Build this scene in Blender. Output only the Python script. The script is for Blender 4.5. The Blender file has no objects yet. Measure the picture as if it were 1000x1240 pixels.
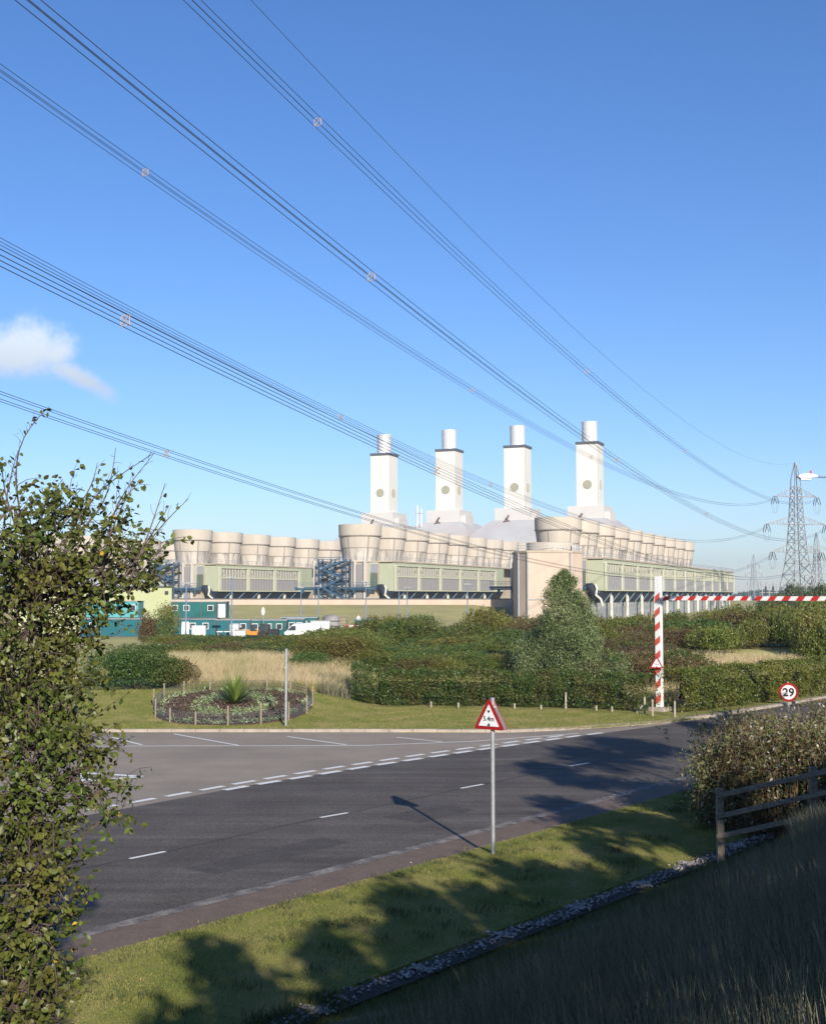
import bpy, bmesh, math, random
import numpy as np
from mathutils import Vector, Matrix
C = bpy.context.scene.collection
R = math.radians
PI = math.pi
random.seed(7)
RNG = np.random.default_rng(11)

# ------------------------------------------------------------------ camera
CAMZ = 5.7
PITCH = math.atan(100 / 1500)
cd = bpy.data.cameras.new('camera'); cam = bpy.data.objects.new('camera', cd); C.objects.link(cam)
cam.location = (0, 0, CAMZ); cam.rotation_euler = (PI / 2 + PITCH, 0, 0)
cd.sensor_fit = 'HORIZONTAL'; cd.sensor_width = 36; cd.lens = 54; cd.clip_start = 0.1; cd.clip_end = 20000
bpy.context.scene.camera = cam
# ------------------------------------------------------------------ sky
SUN_EL = R(22); SUN_DIR = Vector((.27 * math.cos(SUN_EL), -.963 * math.cos(SUN_EL), math.sin(SUN_EL)))
SUN_ROT = math.atan2(.27, -.963)
w = bpy.data.worlds.new('World'); bpy.context.scene.world = w; w.use_nodes = True
nt = w.node_tree; N = nt.nodes; L = nt.links
for n_ in list(N): N.remove(n_)
out = N.new('ShaderNodeOutputWorld'); bg = N.new('ShaderNodeBackground')
sky = N.new('ShaderNodeTexSky'); sky.sky_type = 'NISHITA'; sky.sun_disc = False
sky.sun_elevation = SUN_EL; sky.sun_rotation = SUN_ROT
sky.altitude = 0; sky.air_density = 1.0; sky.dust_density = 0.25; sky.ozone_density = 2.0
bg.inputs[1].default_value = 0.082
hs = N.new('ShaderNodeHueSaturation'); hs.inputs['Saturation'].default_value = 1.12; hs.inputs['Value'].default_value = 1.0
wb = N.new('ShaderNodeMixRGB'); wb.blend_type = 'MULTIPLY'; wb.inputs[0].default_value = 1; wb.inputs[2].default_value = (.86, .96, 1.25, 1)
L.new(sky.outputs[0], wb.inputs[1]); L.new(wb.outputs[0], hs.inputs['Color'])
# a small drifting cloud, low in the sky
tc = N.new('ShaderNodeTexCoord')
def cloud_mask(az, el, sx, sy, tilt):
    d = Vector((math.sin(az) * math.cos(el), math.cos(az) * math.cos(el), math.sin(el)))
    r = Vector((math.cos(az), -math.sin(az), 0)); u = r.cross(d)
    r2 = r * math.cos(tilt) + u * math.sin(tilt); u2 = -r * math.sin(tilt) + u * math.cos(tilt)
    def dot(v, off):
        a = N.new('ShaderNodeVectorMath'); a.operation = 'DOT_PRODUCT'; a.inputs[1].default_value = v
        L.new(tc.outputs['Generated'], a.inputs[0]); return a.outputs['Value']
    def m(op, a, b):
        q = N.new('ShaderNodeMath'); q.operation = op
        for i, s_ in enumerate((a, b)):
            if s_ is None: continue
            if isinstance(s_, (int, float)): q.inputs[i].default_value = s_
            else: L.new(s_, q.inputs[i])
        return q.outputs[0]
    a = m('DIVIDE', dot(r2, 0), sx); b = m('DIVIDE', dot(u2, 0), sy)
    q = m('ADD', m('MULTIPLY', a, a), m('MULTIPLY', b, b))
    f = dot(d, 0)
    return m('SUBTRACT', 1.0, m('SQRT', q, None)), f, m
def ang(px, py):
    v = (620 - py) / 1500; u = (px - 500) / 1500
    y = math.cos(PITCH) - v * math.sin(PITCH); z = math.sin(PITCH) + v * math.cos(PITCH)
    return math.atan2(u, y), math.atan2(z, math.hypot(u, y))
m1, f1, mm = cloud_mask(*ang(28, 425), .050, .030, 0.18)
m2, f2, mm = cloud_mask(*ang(95, 456), .046, .0135, -0.42)
m3, f3, mm = cloud_mask(*ang(70, 428), .022, .018, 0.6)
nz = N.new('ShaderNodeTexNoise'); nz.inputs['Scale'].default_value = 34; nz.inputs['Detail'].default_value = 9; nz.inputs['Roughness'].default_value = .68
L.new(tc.outputs['Generated'], nz.inputs['Vector'])
mx = mm('MAXIMUM', mm('MAXIMUM', m1, mm('SUBTRACT', m2, .08)), mm('SUBTRACT', m3, .1))
dens = mm('ADD', mx, mm('MULTIPLY', mm('SUBTRACT', nz.outputs['Fac'], .5), 1.35))
mr = N.new('ShaderNodeMapRange'); mr.interpolation_type = 'SMOOTHSTEP'
mr.inputs['From Min'].default_value = .02; mr.inputs['From Max'].default_value = .75; mr.inputs['To Max'].default_value = .88
L.new(mm('MULTIPLY', dens, mm('GREATER_THAN', f1, .5)), mr.inputs['Value'])
mixc = N.new('ShaderNodeMixRGB'); L.new(mr.outputs[0], mixc.inputs[0]); L.new(hs.outputs[0], mixc.inputs[1])
sepz = N.new('ShaderNodeSeparateXYZ'); L.new(tc.outputs['Generated'], sepz.inputs[0])
crc = N.new('ShaderNodeMapRange'); crc.inputs['From Min'].default_value = math.sin(ang(28, 460)[1]); crc.inputs['From Max'].default_value = math.sin(ang(28, 400)[1])
L.new(sepz.outputs['Z'], crc.inputs['Value'])
ccol = N.new('ShaderNodeMixRGB'); ccol.inputs[1].default_value = (5.3, 5.9, 6.7, 1); ccol.inputs[2].default_value = (7.6, 8.2, 8.6, 1)
L.new(crc.outputs[0], ccol.inputs[0]); L.new(ccol.outputs[0], mixc.inputs[2])
L.new(mixc.outputs[0], bg.inputs[0]); L.new(bg.outputs[0], out.inputs[0])
# ------------------------------------------------------------------ sun, exposure
sd = bpy.data.lights.new('sun', 'SUN'); sd.energy = 5.0; sd.angle = R(.53); sd.color = (1, .93, .82)
so = bpy.data.objects.new('sun', sd); C.objects.link(so); so.rotation_mode = 'QUATERNION'
so.rotation_quaternion = SUN_DIR.to_track_quat('Z', 'Y')
vs = bpy.context.scene.view_settings
bpy.context.scene.display_settings.display_device = 'sRGB'
vs.view_transform = 'Standard'; vs.look = 'None'; vs.exposure = 0.6; vs.gamma = 1; vs.use_curve_mapping = False

# ------------------------------------------------------------------ helpers
def at(px, py, Y):                     # pixel of the photo -> world point at distance Y
    v = (620 - py) / 1500; u = (px - 500) / 1500
    y = math.cos(PITCH) - v * math.sin(PITCH); z = math.sin(PITCH) + v * math.cos(PITCH)
    return Vector((u * Y / y, Y, CAMZ + z * Y / y))
def G(px, py, z=0.0):                  # pixel -> point on the level z
    p = at(px, py, 1.0); t = (z - CAMZ) / (p.z - CAMZ)
    return Vector((p.x * t, t, z))
E1 = Vector((.786, -.618, 0)); U1 = Vector((.618, .786, 0))   # across / along the road
W1 = Vector((.3875, .9219, 0)); V1 = Vector((.9219, -.3875, 0))
ROTW = -math.atan2(.3875, .9219)

def mat(name, col, rough=.85, col2=None, scale=1.0, detail=5, bump=0, bscale=None, metal=0, spec=.3, stretch=(1, 1, 1), lo=.35, hi=.65,
        col3=None, scale3=.1, w3=.6, speck=0, streak=0, transl=0, island=0, obj_rand=0):
    col, col2, col3 = (tuple(v * .86 for v in c_) if c_ is not None else None for c_ in (col, col2, col3))
    m = bpy.data.materials.new(name); m.use_nodes = True
    t = m.node_tree; n = t.nodes; l = t.links
    b = n['Principled BSDF']; b.inputs['Roughness'].default_value = rough; b.inputs['Metallic'].default_value = metal
    b.inputs['Specular IOR Level'].default_value = spec
    b.inputs['Base Color'].default_value = (*col, 1)
    geo = n.new('ShaderNodeNewGeometry')
    src = None
    mp = n.new('ShaderNodeMapping'); mp.inputs['Scale'].default_value = stretch
    l.new(geo.outputs['Position'], mp.inputs['Vector'])
    if col2 is not None:
        if island: fac = geo.outputs['Random Per Island']
        else:
            nz = n.new('ShaderNodeTexNoise'); nz.inputs['Scale'].default_value = scale; nz.inputs['Detail'].default_value = detail
            nz.inputs['Roughness'].default_value = .6
            l.new(mp.outputs[0], nz.inputs['Vector'])
            r = n.new('ShaderNodeMapRange'); r.inputs['From Min'].default_value = lo; r.inputs['From Max'].default_value = hi
            l.new(nz.outputs['Fac'], r.inputs['Value']); fac = r.outputs[0]
        mx = n.new('ShaderNodeMixRGB'); mx.inputs[1].default_value = (*col, 1); mx.inputs[2].default_value = (*col2, 1)
        l.new(fac, mx.inputs[0]); src = mx.outputs[0]
    if col3 is not None:
        nz = n.new('ShaderNodeTexNoise'); nz.inputs['Scale'].default_value = scale3; nz.inputs['Detail'].default_value = 4
        l.new(geo.outputs['Position'], nz.inputs['Vector'])
        r = n.new('ShaderNodeMapRange'); r.inputs['From Min'].default_value = .42; r.inputs['From Max'].default_value = .68
        r.inputs['To Max'].default_value = w3
        l.new(nz.outputs['Fac'], r.inputs['Value'])
        mx = n.new('ShaderNodeMixRGB'); mx.inputs[2].default_value = (*col3, 1)
        if src: l.new(src, mx.inputs[1])
        else: mx.inputs[1].default_value = (*col, 1)
        l.new(r.outputs[0], mx.inputs[0]); src = mx.outputs[0]
    def shade(scale, amt, rot=0, st=(1, 1, 1), det=2):
        nonlocal src
        mq = n.new('ShaderNodeMapping'); mq.vector_type = 'POINT'; mq.inputs['Rotation'].default_value = (0, 0, rot); mq.inputs['Scale'].default_value = st
        l.new(geo.outputs['Position'], mq.inputs['Vector'])
        nz = n.new('ShaderNodeTexNoise'); nz.inputs['Scale'].default_value = scale; nz.inputs['Detail'].default_value = det; l.new(mq.outputs[0], nz.inputs['Vector'])
        r = n.new('ShaderNodeMapRange'); r.inputs['From Min'].default_value = .3; r.inputs['From Max'].default_value = .7; r.inputs['To Min'].default_value = 1 - amt; r.inputs['To Max'].default_value = 1 + amt
        l.new(nz.outputs['Fac'], r.inputs['Value']); mu = n.new('ShaderNodeVectorMath'); mu.operation = 'SCALE'; l.new(src, mu.inputs[0]); l.new(r.outputs[0], mu.inputs['Scale']); src = mu.outputs[0]
    if speck: shade(9, speck * .4); shade(22, speck); shade(70, speck * .8)
    if streak: shade(1.0, streak, -math.atan2(.786, .618), (.035, 1.1, 1), 4); shade(1.0, streak * .7, -math.atan2(.786, .618), (.12, 3.0, 1), 3)
    if obj_rand:
        oi = n.new('ShaderNodeObjectInfo'); hv = n.new('ShaderNodeHueSaturation')
        r = n.new('ShaderNodeMapRange'); r.inputs['To Min'].default_value = .5 - .05 * obj_rand; r.inputs['To Max'].default_value = .5 + .03 * obj_rand
        l.new(oi.outputs['Random'], r.inputs['Value']); l.new(r.outputs[0], hv.inputs['Hue'])
        r = n.new('ShaderNodeMapRange'); r.inputs['To Min'].default_value = 1 - .3 * obj_rand; r.inputs['To Max'].default_value = 1 + .25 * obj_rand
        mu = n.new('ShaderNodeMath'); mu.operation = 'MULTIPLY'; mu.inputs[1].default_value = 7.31
        fr = n.new('ShaderNodeMath'); fr.operation = 'FRACT'
        l.new(oi.outputs['Random'], mu.inputs[0]); l.new(mu.outputs[0], fr.inputs[0]); l.new(fr.outputs[0], r.inputs['Value'])
        l.new(r.outputs[0], hv.inputs['Value']); l.new(src, hv.inputs['Color']); src = hv.outputs[0]
    if src: l.new(src, b.inputs['Base Color'])
    if bump:
        nz = n.new('ShaderNodeTexNoise'); nz.inputs['Scale'].default_value = bscale or scale * 4; nz.inputs['Detail'].default_value = 6
        l.new(mp.outputs[0], nz.inputs['Vector'])
        bp = n.new('ShaderNodeBump'); bp.inputs['Strength'].default_value = 1; bp.inputs['Distance'].default_value = bump
        l.new(nz.outputs['Fac'], bp.inputs['Height']); l.new(bp.outputs[0], b.inputs['Normal'])
    if transl:
        tr = n.new('ShaderNodeBsdfTranslucent'); ms = n.new('ShaderNodeMixShader'); ms.inputs[0].default_value = transl
        if src: l.new(src, tr.inputs['Color'])
        else: tr.inputs['Color'].default_value = (*col, 1)
        l.new(b.outputs[0], ms.inputs[1]); l.new(tr.outputs[0], ms.inputs[2]); l.new(ms.outputs[0], n['Material Output'].inputs['Surface'])
    return m

class MB:
    def __init__(s): s.v = []; s.f = []; s.m = []
    def add(s, v, f, mi=0):
        o = len(s.v); s.v += [tuple(p) for p in v]; s.f += [tuple(i + o for i in q) for q in f]; s.m += [mi] * len(f)
    def box(s, x0, x1, y0, y1, z0, z1, mi=0):
        s.add([(x0, y0, z0), (x1, y0, z0), (x1, y1, z0), (x0, y1, z0), (x0, y0, z1), (x1, y0, z1), (x1, y1, z1), (x0, y1, z1)],
              [(0, 3, 2, 1), (4, 5, 6, 7), (0, 1, 5, 4), (1, 2, 6, 5), (2, 3, 7, 6), (3, 0, 4, 7)], mi)
    def frame(s, o, a, b, c, mi=0):                      # parallelepiped: origin and three edge vectors
        o, a, b, c = map(Vector, (o, a, b, c))
        s.add([o, o + a, o + a + b, o + b, o + c, o + a + c, o + a + b + c, o + b + c],
              [(0, 3, 2, 1), (4, 5, 6, 7), (0, 1, 5, 4), (1, 2, 6, 5), (2, 3, 7, 6), (3, 0, 4, 7)], mi)
    def bar(s, p, q, w=.1, h=None, mi=0):
        p, q = Vector(p), Vector(q); d = (q - p); 
        if d.length < 1e-6: return
        d.normalize(); up = Vector((0, 0, 1)) if abs(d.z) < .95 else Vector((0, 1, 0))
        a = d.cross(up).normalized() * w; b = a.cross(d).normalized() * (h or w)
        s.frame(p - a / 2 - b / 2, a, b, q - p, mi)
    def loft(s, rings, close=True, cap=True, mi=0):
        n = len(rings[0]); o = len(s.v)
        for r in rings: s.v += [tuple(p) for p in r]
        for i in range(len(rings) - 1):
            for j in range(n if close else n - 1):
                k = (j + 1) % n
                s.f.append((o + i * n + j, o + i * n + k, o + (i + 1) * n + k, o + (i + 1) * n + j)); s.m.append(mi)
        if cap:
            s.f.append(tuple(o + j for j in reversed(range(n)))); s.m.append(mi)
            s.f.append(tuple(o + (len(rings) - 1) * n + j for j in range(n))); s.m.append(mi)
    def lathe(s, prof, c=(0, 0, 0), n=24, cap=True, mi=0):
        s.loft([[(c[0] + r * math.cos(2 * PI * j / n), c[1] + r * math.sin(2 * PI * j / n), c[2] + z) for j in range(n)] for r, z in prof], cap=cap, mi=mi)
    def tube(s, pts, rad, n=8, mi=0, cap=True):
        pts = [Vector(p) for p in pts]; rings = []
        up0 = None
        for i, p in enumerate(pts):
            d = (pts[min(i + 1, len(pts) - 1)] - pts[max(i - 1, 0)]).normalized()
            if up0 is None: up0 = Vector((0, 0, 1)) if abs(d.z) < .9 else Vector((1, 0, 0))
            a = d.cross(up0).normalized(); up0 = a.cross(d).normalized()
            r = rad[i] if isinstance(rad, (list, tuple)) else rad
            rings.append([p + a * r * math.cos(2 * PI * j / n) + up0 * r * math.sin(2 * PI * j / n) for j in range(n)])
        s.loft(rings, cap=cap, mi=mi)
    def poly(s, pts, mi=0): s.add(pts, [tuple(range(len(pts)))], mi)
    def build(s, name, mats, parent=None, smooth=False, bevel=0, loc=None):
        me = bpy.data.meshes.new(name); me.from_pydata(s.v, [], s.f)
        mats = mats if isinstance(mats, (list, tuple)) else [mats]
        for m_ in mats: me.materials.append(m_)
        if len(mats) > 1: me.polygons.foreach_set('material_index', s.m)
        bm = bmesh.new(); bm.from_mesh(me)
        if bevel:
            bmesh.ops.remove_doubles(bm, verts=bm.verts, dist=1e-5)
        bmesh.ops.recalc_face_normals(bm, faces=bm.faces)
        bm.to_mesh(me); bm.free()
        if smooth:
            me.polygons.foreach_set('use_smooth', [True] * len(me.polygons)); me.set_sharp_from_angle(angle=R(38))
        o = bpy.data.objects.new(name, me); C.objects.link(o)
        if parent: o.parent = parent
        if loc: o.location = loc
        if bevel:
            b = o.modifiers.new('bevel', 'BEVEL'); b.width = bevel; b.segments = 2; b.limit_method = 'ANGLE'
        return o
def tag(o, label=None, cat=None, group=None, kind=None):
    if label: o['label'] = label
    if cat: o['category'] = cat
    if group: o['group'] = group
    if kind: o['kind'] = kind
    return o
def thing(name, label, cat, loc=(0, 0, 0), rz=0, group=None):
    o = bpy.data.objects.new(name, None); C.objects.link(o); o.empty_display_size = .3
    o.location = loc; o.rotation_euler = (0, 0, rz)
    return tag(o, label, cat, group)
def copy_tree(o, parent=None):
    c = o.copy(); C.objects.link(c); c.parent = parent
    for ch in o.children: copy_tree(ch, c)
    return c
def struct(mb, name, m, **k): return tag(mb.build(name, m, **k), kind='structure')

def np_mesh(name, V, F, m, parent=None, smooth=False):
    """V (k,3), F (n,4) or (n,3)"""
    me = bpy.data.meshes.new(name); k = F.shape[1]
    me.vertices.add(len(V)); me.vertices.foreach_set('co', V.astype(np.float32).ravel())
    me.loops.add(F.size); me.loops.foreach_set('vertex_index', F.astype(np.int32).ravel())
    me.polygons.add(len(F)); me.polygons.foreach_set('loop_start', np.arange(0, F.size, k, dtype=np.int32))
    me.update(calc_edges=True); me.validate(); me.materials.append(m)
    if smooth: me.polygons.foreach_set('use_smooth', [True] * len(me.polygons))
    o = bpy.data.objects.new(name, me); C.objects.link(o)
    if parent: o.parent = parent
    return o
def unit(a): return a / (np.linalg.norm(a, axis=1, keepdims=True) + 1e-9)
def leaf_arrays(P, size, aspect=.55, axis=None, up=.5, droop=0., fold=.25):
    """folded ovate leaves at points P: six vertices, two quads along the midrib"""
    n = len(P); A = unit(RNG.normal(size=(n, 3)) + (axis if axis is not None else 0)); A[:, 2] -= droop; A = unit(A)
    Nn = unit(RNG.normal(size=(n, 3)) + np.array([0, 0, up * 2.2])); B = unit(np.cross(A, Nn)); Nn = np.cross(B, A)
    s = (size * (0.65 + .7 * RNG.random(n)))[:, None]; wd = s * aspect * .5
    V = np.empty((n, 6, 3))
    V[:, 0] = P; V[:, 3] = P + A * s
    V[:, 1] = P + A * s * .32 + B * wd + Nn * wd * fold; V[:, 2] = P + A * s * .70 + B * wd * .72 + Nn * wd * fold
    V[:, 5] = P + A * s * .32 - B * wd + Nn * wd * fold; V[:, 4] = P + A * s * .70 - B * wd * .72 + Nn * wd * fold
    b = np.arange(n)[:, None] * 6
    F = np.concatenate([b + np.array([[0, 1, 2, 3]]), b + np.array([[3, 4, 5, 0]])])
    return V.reshape(-1, 3), F
def leaf_quads(P, size, aspect=.6, up=.4):
    n = len(P); A = unit(RNG.normal(size=(n, 3))); Nn = unit(RNG.normal(size=(n, 3)) + np.array([0, 0, up * 2]))
    B = unit(np.cross(A, Nn)); s = (size * (0.6 + .8 * RNG.random(n)))[:, None]; wd = s * aspect * .5
    V = np.empty((n, 4, 3)); V[:, 0] = P; V[:, 1] = P + A * s * .45 + B * wd; V[:, 2] = P + A * s; V[:, 3] = P + A * s * .45 - B * wd
    F = np.arange(n * 4).reshape(n, 4)
    return V.reshape(-1, 3), F
def blades(P, h, wd, lean=.25, wind=(0, 0), jit=.35):
    """grass blades at P (n,3): 5 verts -> 1 quad + 1 quad-degenerate drawn as narrow quads"""
    n = len(P); a = RNG.random(n) * 2 * PI; D = np.stack([np.cos(a), np.sin(a), np.zeros(n)], 1)
    hh = (h * (1 - jit + 2 * jit * RNG.random(n)))[:, None]
    b = RNG.random(n) * 2 * PI; S = np.stack([np.cos(b), np.sin(b), np.zeros(n)], 1)
    le = (lean * np.abs(RNG.normal(size=n)))[:, None] * hh * S + np.array([wind[0], wind[1], 0]) * hh
    Z = np.array([0, 0, 1.]); V = np.empty((n, 6, 3)); wv = D * wd / 2
    V[:, 0] = P - wv; V[:, 1] = P + wv
    m_ = P + Z * hh * .55 + le * .3; V[:, 2] = m_ + wv * .75; V[:, 3] = m_ - wv * .75
    t = P + Z * hh + le; V[:, 4] = t + wv * .12; V[:, 5] = t - wv * .12
    k = np.arange(n)[:, None] * 6
    return V.reshape(-1, 3), np.concatenate([k + np.array([[0, 1, 2, 3]]), k + np.array([[3, 2, 4, 5]])])

# ------------------------------------------------------------------ materials
M = {}
M['asphalt'] = mat('asphalt', (.100, .085, .072), .9, (.132, .114, .098), 1.3, 8, .006, 60, col3=(.080, .065, .053), scale3=.35, w3=.7, lo=.3, hi=.7, speck=.36, streak=.2)
M['layby'] = mat('layby_asphalt', (.31, .255, .20), .92, (.355, .295, .232), 1.0, 8, .005, 60, col3=(.255, .212, .168), scale3=.22, w3=.8, speck=.14, streak=.05)
M['footway'] = mat('footway', (.15, .108, .084), .92, (.19, .138, .107), 2.2, 8, .006, 50, speck=.2)
M['seam'] = mat('seam', (.018, .018, .018), .7, (.03, .03, .03), 6)
M['paint'] = mat('road_paint', (.80, .79, .74), .7, (.42, .41, .38), 9, 8, lo=.56, hi=.74)
M['paleedge'] = mat('worn_edge', (.27, .24, .21), .9, (.12, .105, .095), 2.5, 8, speck=.3, lo=.38, hi=.6)
M['kerb'] = mat('kerb', (.42, .36, .29), .9, (.31, .26, .21), 2.5, 6, .01, 20)
M['lawn'] = mat('lawn', (.160, .190, .034), .95, (.255, .250, .052), 1.4, 9, .05, 30, col3=(.40, .32, .12), scale3=.7, w3=.7)
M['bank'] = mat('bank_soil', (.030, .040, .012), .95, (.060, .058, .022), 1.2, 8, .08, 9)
M['land'] = mat('land', (.40, .37, .12), .95, (.50, .43, .17), .35, 8, .03, 5, col3=(.34, .28, .13), scale3=.08)
M['gravel'] = mat('gravel', (.085, .07, .055), .95, (.05, .042, .034), 14, 2, .03, 24)
M['concrete'] = mat('concrete', (.45, .375, .29), .9, (.37, .305, .235), .5, 6, stretch=(1, 1, .35), col3=(.54, .46, .37), scale3=.12)
M['stack_concrete'] = mat('fan_stack_concrete', (.54, .48, .40), .88, (.46, .405, .335), .35, 7, stretch=(1, 1, .15))
M['stained'] = mat('stained_concrete', (.55, .50, .43), .9, (.19, .17, .155), .7, 8, stretch=(1, 1, .10), lo=.45, hi=.68)
M['pink'] = mat('pale_render', (.56, .44, .35), .9, (.49, .385, .31), .4, 6, stretch=(1, 1, .3))
M['white'] = mat('white_cladding', (.60, .575, .54), .6, (.55, .53, .50), .1, 5)
M['chimney_white'] = mat('chimney_white', (.72, .695, .64), .6, (.68, .65, .595), .15, 5, stretch=(1, 1, .2))
M['roofwhite'] = mat('roof_white', (.50, .495, .49), .6, (.45, .44, .44), .12, 6, col3=(.56, .40, .34), scale3=.045, w3=.4)
M['green'] = mat('pale_green_cladding', (.42, .445, .31), .6, (.38, .405, .285), .3)
M['yellowgreen'] = mat('yellow_green_cladding', (.43, .455, .25), .6, (.40, .42, .225), .25)
M['cream'] = mat('cream_steel', (.56, .56, .42), .6, (.52, .52, .39), .5)
M['louvre'] = mat('grey_louvre', (.27, .25, .245), .7, (.33, .30, .29), 1.2, stretch=(4, 4, .2))
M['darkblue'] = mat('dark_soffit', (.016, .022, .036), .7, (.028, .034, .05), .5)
M['blue'] = mat('blue_steel', (.055, .115, .185), .5, (.045, .095, .15), .8)
M['greysteel'] = mat('grey_steel', (.33, .34, .35), .5, (.27, .28, .29), 1.2, metal=.0)
M['bluegrey'] = mat('blue_grey_column', (.16, .235, .32), .5, (.13, .20, .28), 2)
M['galv'] = mat('galvanised', (.42, .43, .44), .45, (.34, .35, .36), 9, metal=.35)
M['flue'] = mat('steel_flue', (.70, .70, .70), .45, (.60, .60, .61), .5, metal=.15, stretch=(1, 1, 1.2))
M['dark'] = mat('dark_band', (.075, .085, .10), .7, (.1, .11, .12), 1)
M['roundel'] = mat('roundel_grille', (.30, .27, .20), .8, (.2, .18, .14), 2.5)
M['teal'] = mat('teal_cabin', (.006, .125, .115), .5, (.008, .10, .095), .8)
M['tealblue'] = mat('blue_teal_cabin', (.006, .125, .150), .5, (.008, .10, .125), .8)
M['turq'] = mat('turquoise_cabin', (.09, .36, .36), .5, (.08, .32, .33), .8)
M['glass'] = mat('window_glass', (.03, .04, .05), .12, (.05, .06, .07), 1.5, spec=.6)
M['pipe'] = mat('cream_pipe', (.66, .63, .52), .5, (.6, .57, .46), 1)
M['wpaint'] = mat('white_paint', (.80, .79, .77), .4, (.74, .73, .70), 3)
M['red'] = mat('red_paint', (.56, .028, .020), .4, (.48, .03, .022), 3)
M['redtape'] = mat('faded_red_stripe', (.62, .085, .055), .5, (.55, .08, .05), 4)
M['signred'] = mat('sign_red', (.36, .013, .013), .35, (.29, .013, .013), 5)
M['signwhite'] = mat('sign_white', (.82, .80, .79), .4, (.77, .76, .75), 8)
M['black'] = mat('black', (.01, .01, .012), .5, (.016, .016, .018), 6)
M['wood'] = mat('weathered_wood', (.34, .28, .20), .9, (.21, .17, .12), 5, 8, .012, 30, stretch=(1, 1, 3))
M['stake'] = mat('pale_stake', (.40, .36, .29), .9, (.27, .24, .19), 6, 6)
M['wire'] = mat('conductor', (.055, .06, .075), .5, (.075, .08, .09), .2, metal=.3)
M['spacer'] = mat('spacer', (.42, .36, .33), .6, (.36, .31, .29), 3)
M['lattice'] = mat('lattice_steel', (.27, .28, .295), .6, (.33, .33, .335), .4)
M['insul'] = mat('insulator', (.06, .05, .05), .35, (.09, .07, .07), 2)
M['orange'] = mat('orange_paint', (.62, .24, .02), .45, (.55, .21, .02), 3)
M['soil'] = mat('bed_soil', (.085, .045, .036), .95, (.13, .075, .058), 5, 8, .05, 12)
M['bark'] = mat('bark', (.095, .072, .055), .9, (.15, .12, .095), 14, 6, .006, 40)
M['twig'] = mat('twig', (.12, .085, .07), .8, (.085, .06, .05), 9)
def leafmat(name, a, b, transl=.28, c=None, rough=.45, rnd=0, c3s=.6, w3=.5, spec=.35):
    return mat(name, a, rough, b, island=1, transl=transl, spec=spec, col3=c, scale3=c3s, w3=w3, obj_rand=rnd)
M['birch'] = leafmat('birch_leaf', (.040, .078, .014), (.165, .200, .036), .25, (.17, .11, .035), c3s=2.2, w3=.5)
M['birch_y'] = leafmat('yellow_leaf', (.62, .36, .03), (.72, .50, .08), .35)
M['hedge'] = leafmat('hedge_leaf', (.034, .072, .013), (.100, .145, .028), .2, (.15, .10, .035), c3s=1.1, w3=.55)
M['hedge_r'] = leafmat('hedge_leaf_yellower', (.062, .092, .014), (.160, .185, .030), .2, (.22, .19, .03), c3s=.6, w3=.6)  # brighter, yellower leaf for the right hedge
M['scrub'] = leafmat('scrub_leaf', (.070, .115, .018), (.185, .220, .038), .25, (.24, .19, .05), rnd=.9, c3s=.35, w3=.55)
M['scrub_d'] = leafmat('scrub_leaf_dark', (.040, .092, .018), (.120, .185, .036), .25, (.13, .15, .035), rnd=.4)
M['scrub_r'] = leafmat('scrub_leaf_brown', (.125, .085, .035), (.155, .145, .042), .25, (.19, .105, .055), rnd=.4)
M['silver'] = leafmat('silver_leaf', (.110, .155, .045), (.29, .33, .145), .2, (.07, .11, .035), c3s=.9, w3=.5)
M['weed'] = leafmat('weed_leaf', (.090, .130, .034), (.25, .27, .115), .25, (.20, .11, .06), c3s=1.3, w3=.6)
M['weed_w'] = leafmat('seed_head', (.42, .40, .34), (.60, .57, .52), .2)
M['stalk'] = leafmat('dry_stalk', (.13, .075, .04), (.21, .13, .06), .1)
M['drygrass'] = leafmat('dry_grass', (.46, .35, .18), (.76, .62, .40), .25, (.22, .26, .07), c3s=.45, w3=.6, rough=.8)
M['grassblade'] = leafmat('lawn_blade', (.160, .200, .032), (.290, .285, .062), .25, (.42, .33, .14), c3s=.75, w3=.8, rough=.7)
M['longgrass'] = leafmat('long_grass', (.075, .085, .042), (.36, .33, .22), .25, (.065, .085, .030), c3s=.5, w3=.6, rough=.8)
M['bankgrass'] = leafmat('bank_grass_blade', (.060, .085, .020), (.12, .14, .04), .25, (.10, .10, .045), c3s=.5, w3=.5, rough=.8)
M['litter'] = leafmat('leaf_litter', (.16, .09, .035), (.42, .30, .10), .1)
M['yucca'] = leafmat('yucca_leaf', (.12, .19, .030), (.22, .29, .06), .2)
M['flower_w'] = leafmat('silver_bedding', (.20, .27, .10), (.42, .45, .28), .2, (.14, .22, .05), c3s=2, w3=.5)
M['flower_p'] = leafmat('purple_bedding', (.105, .078, .050), (.175, .130, .085), .2)
M['farleaf'] = leafmat('far_leaf', (.05, .08, .025), (.10, .13, .04), .2, rnd=.5)

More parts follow.
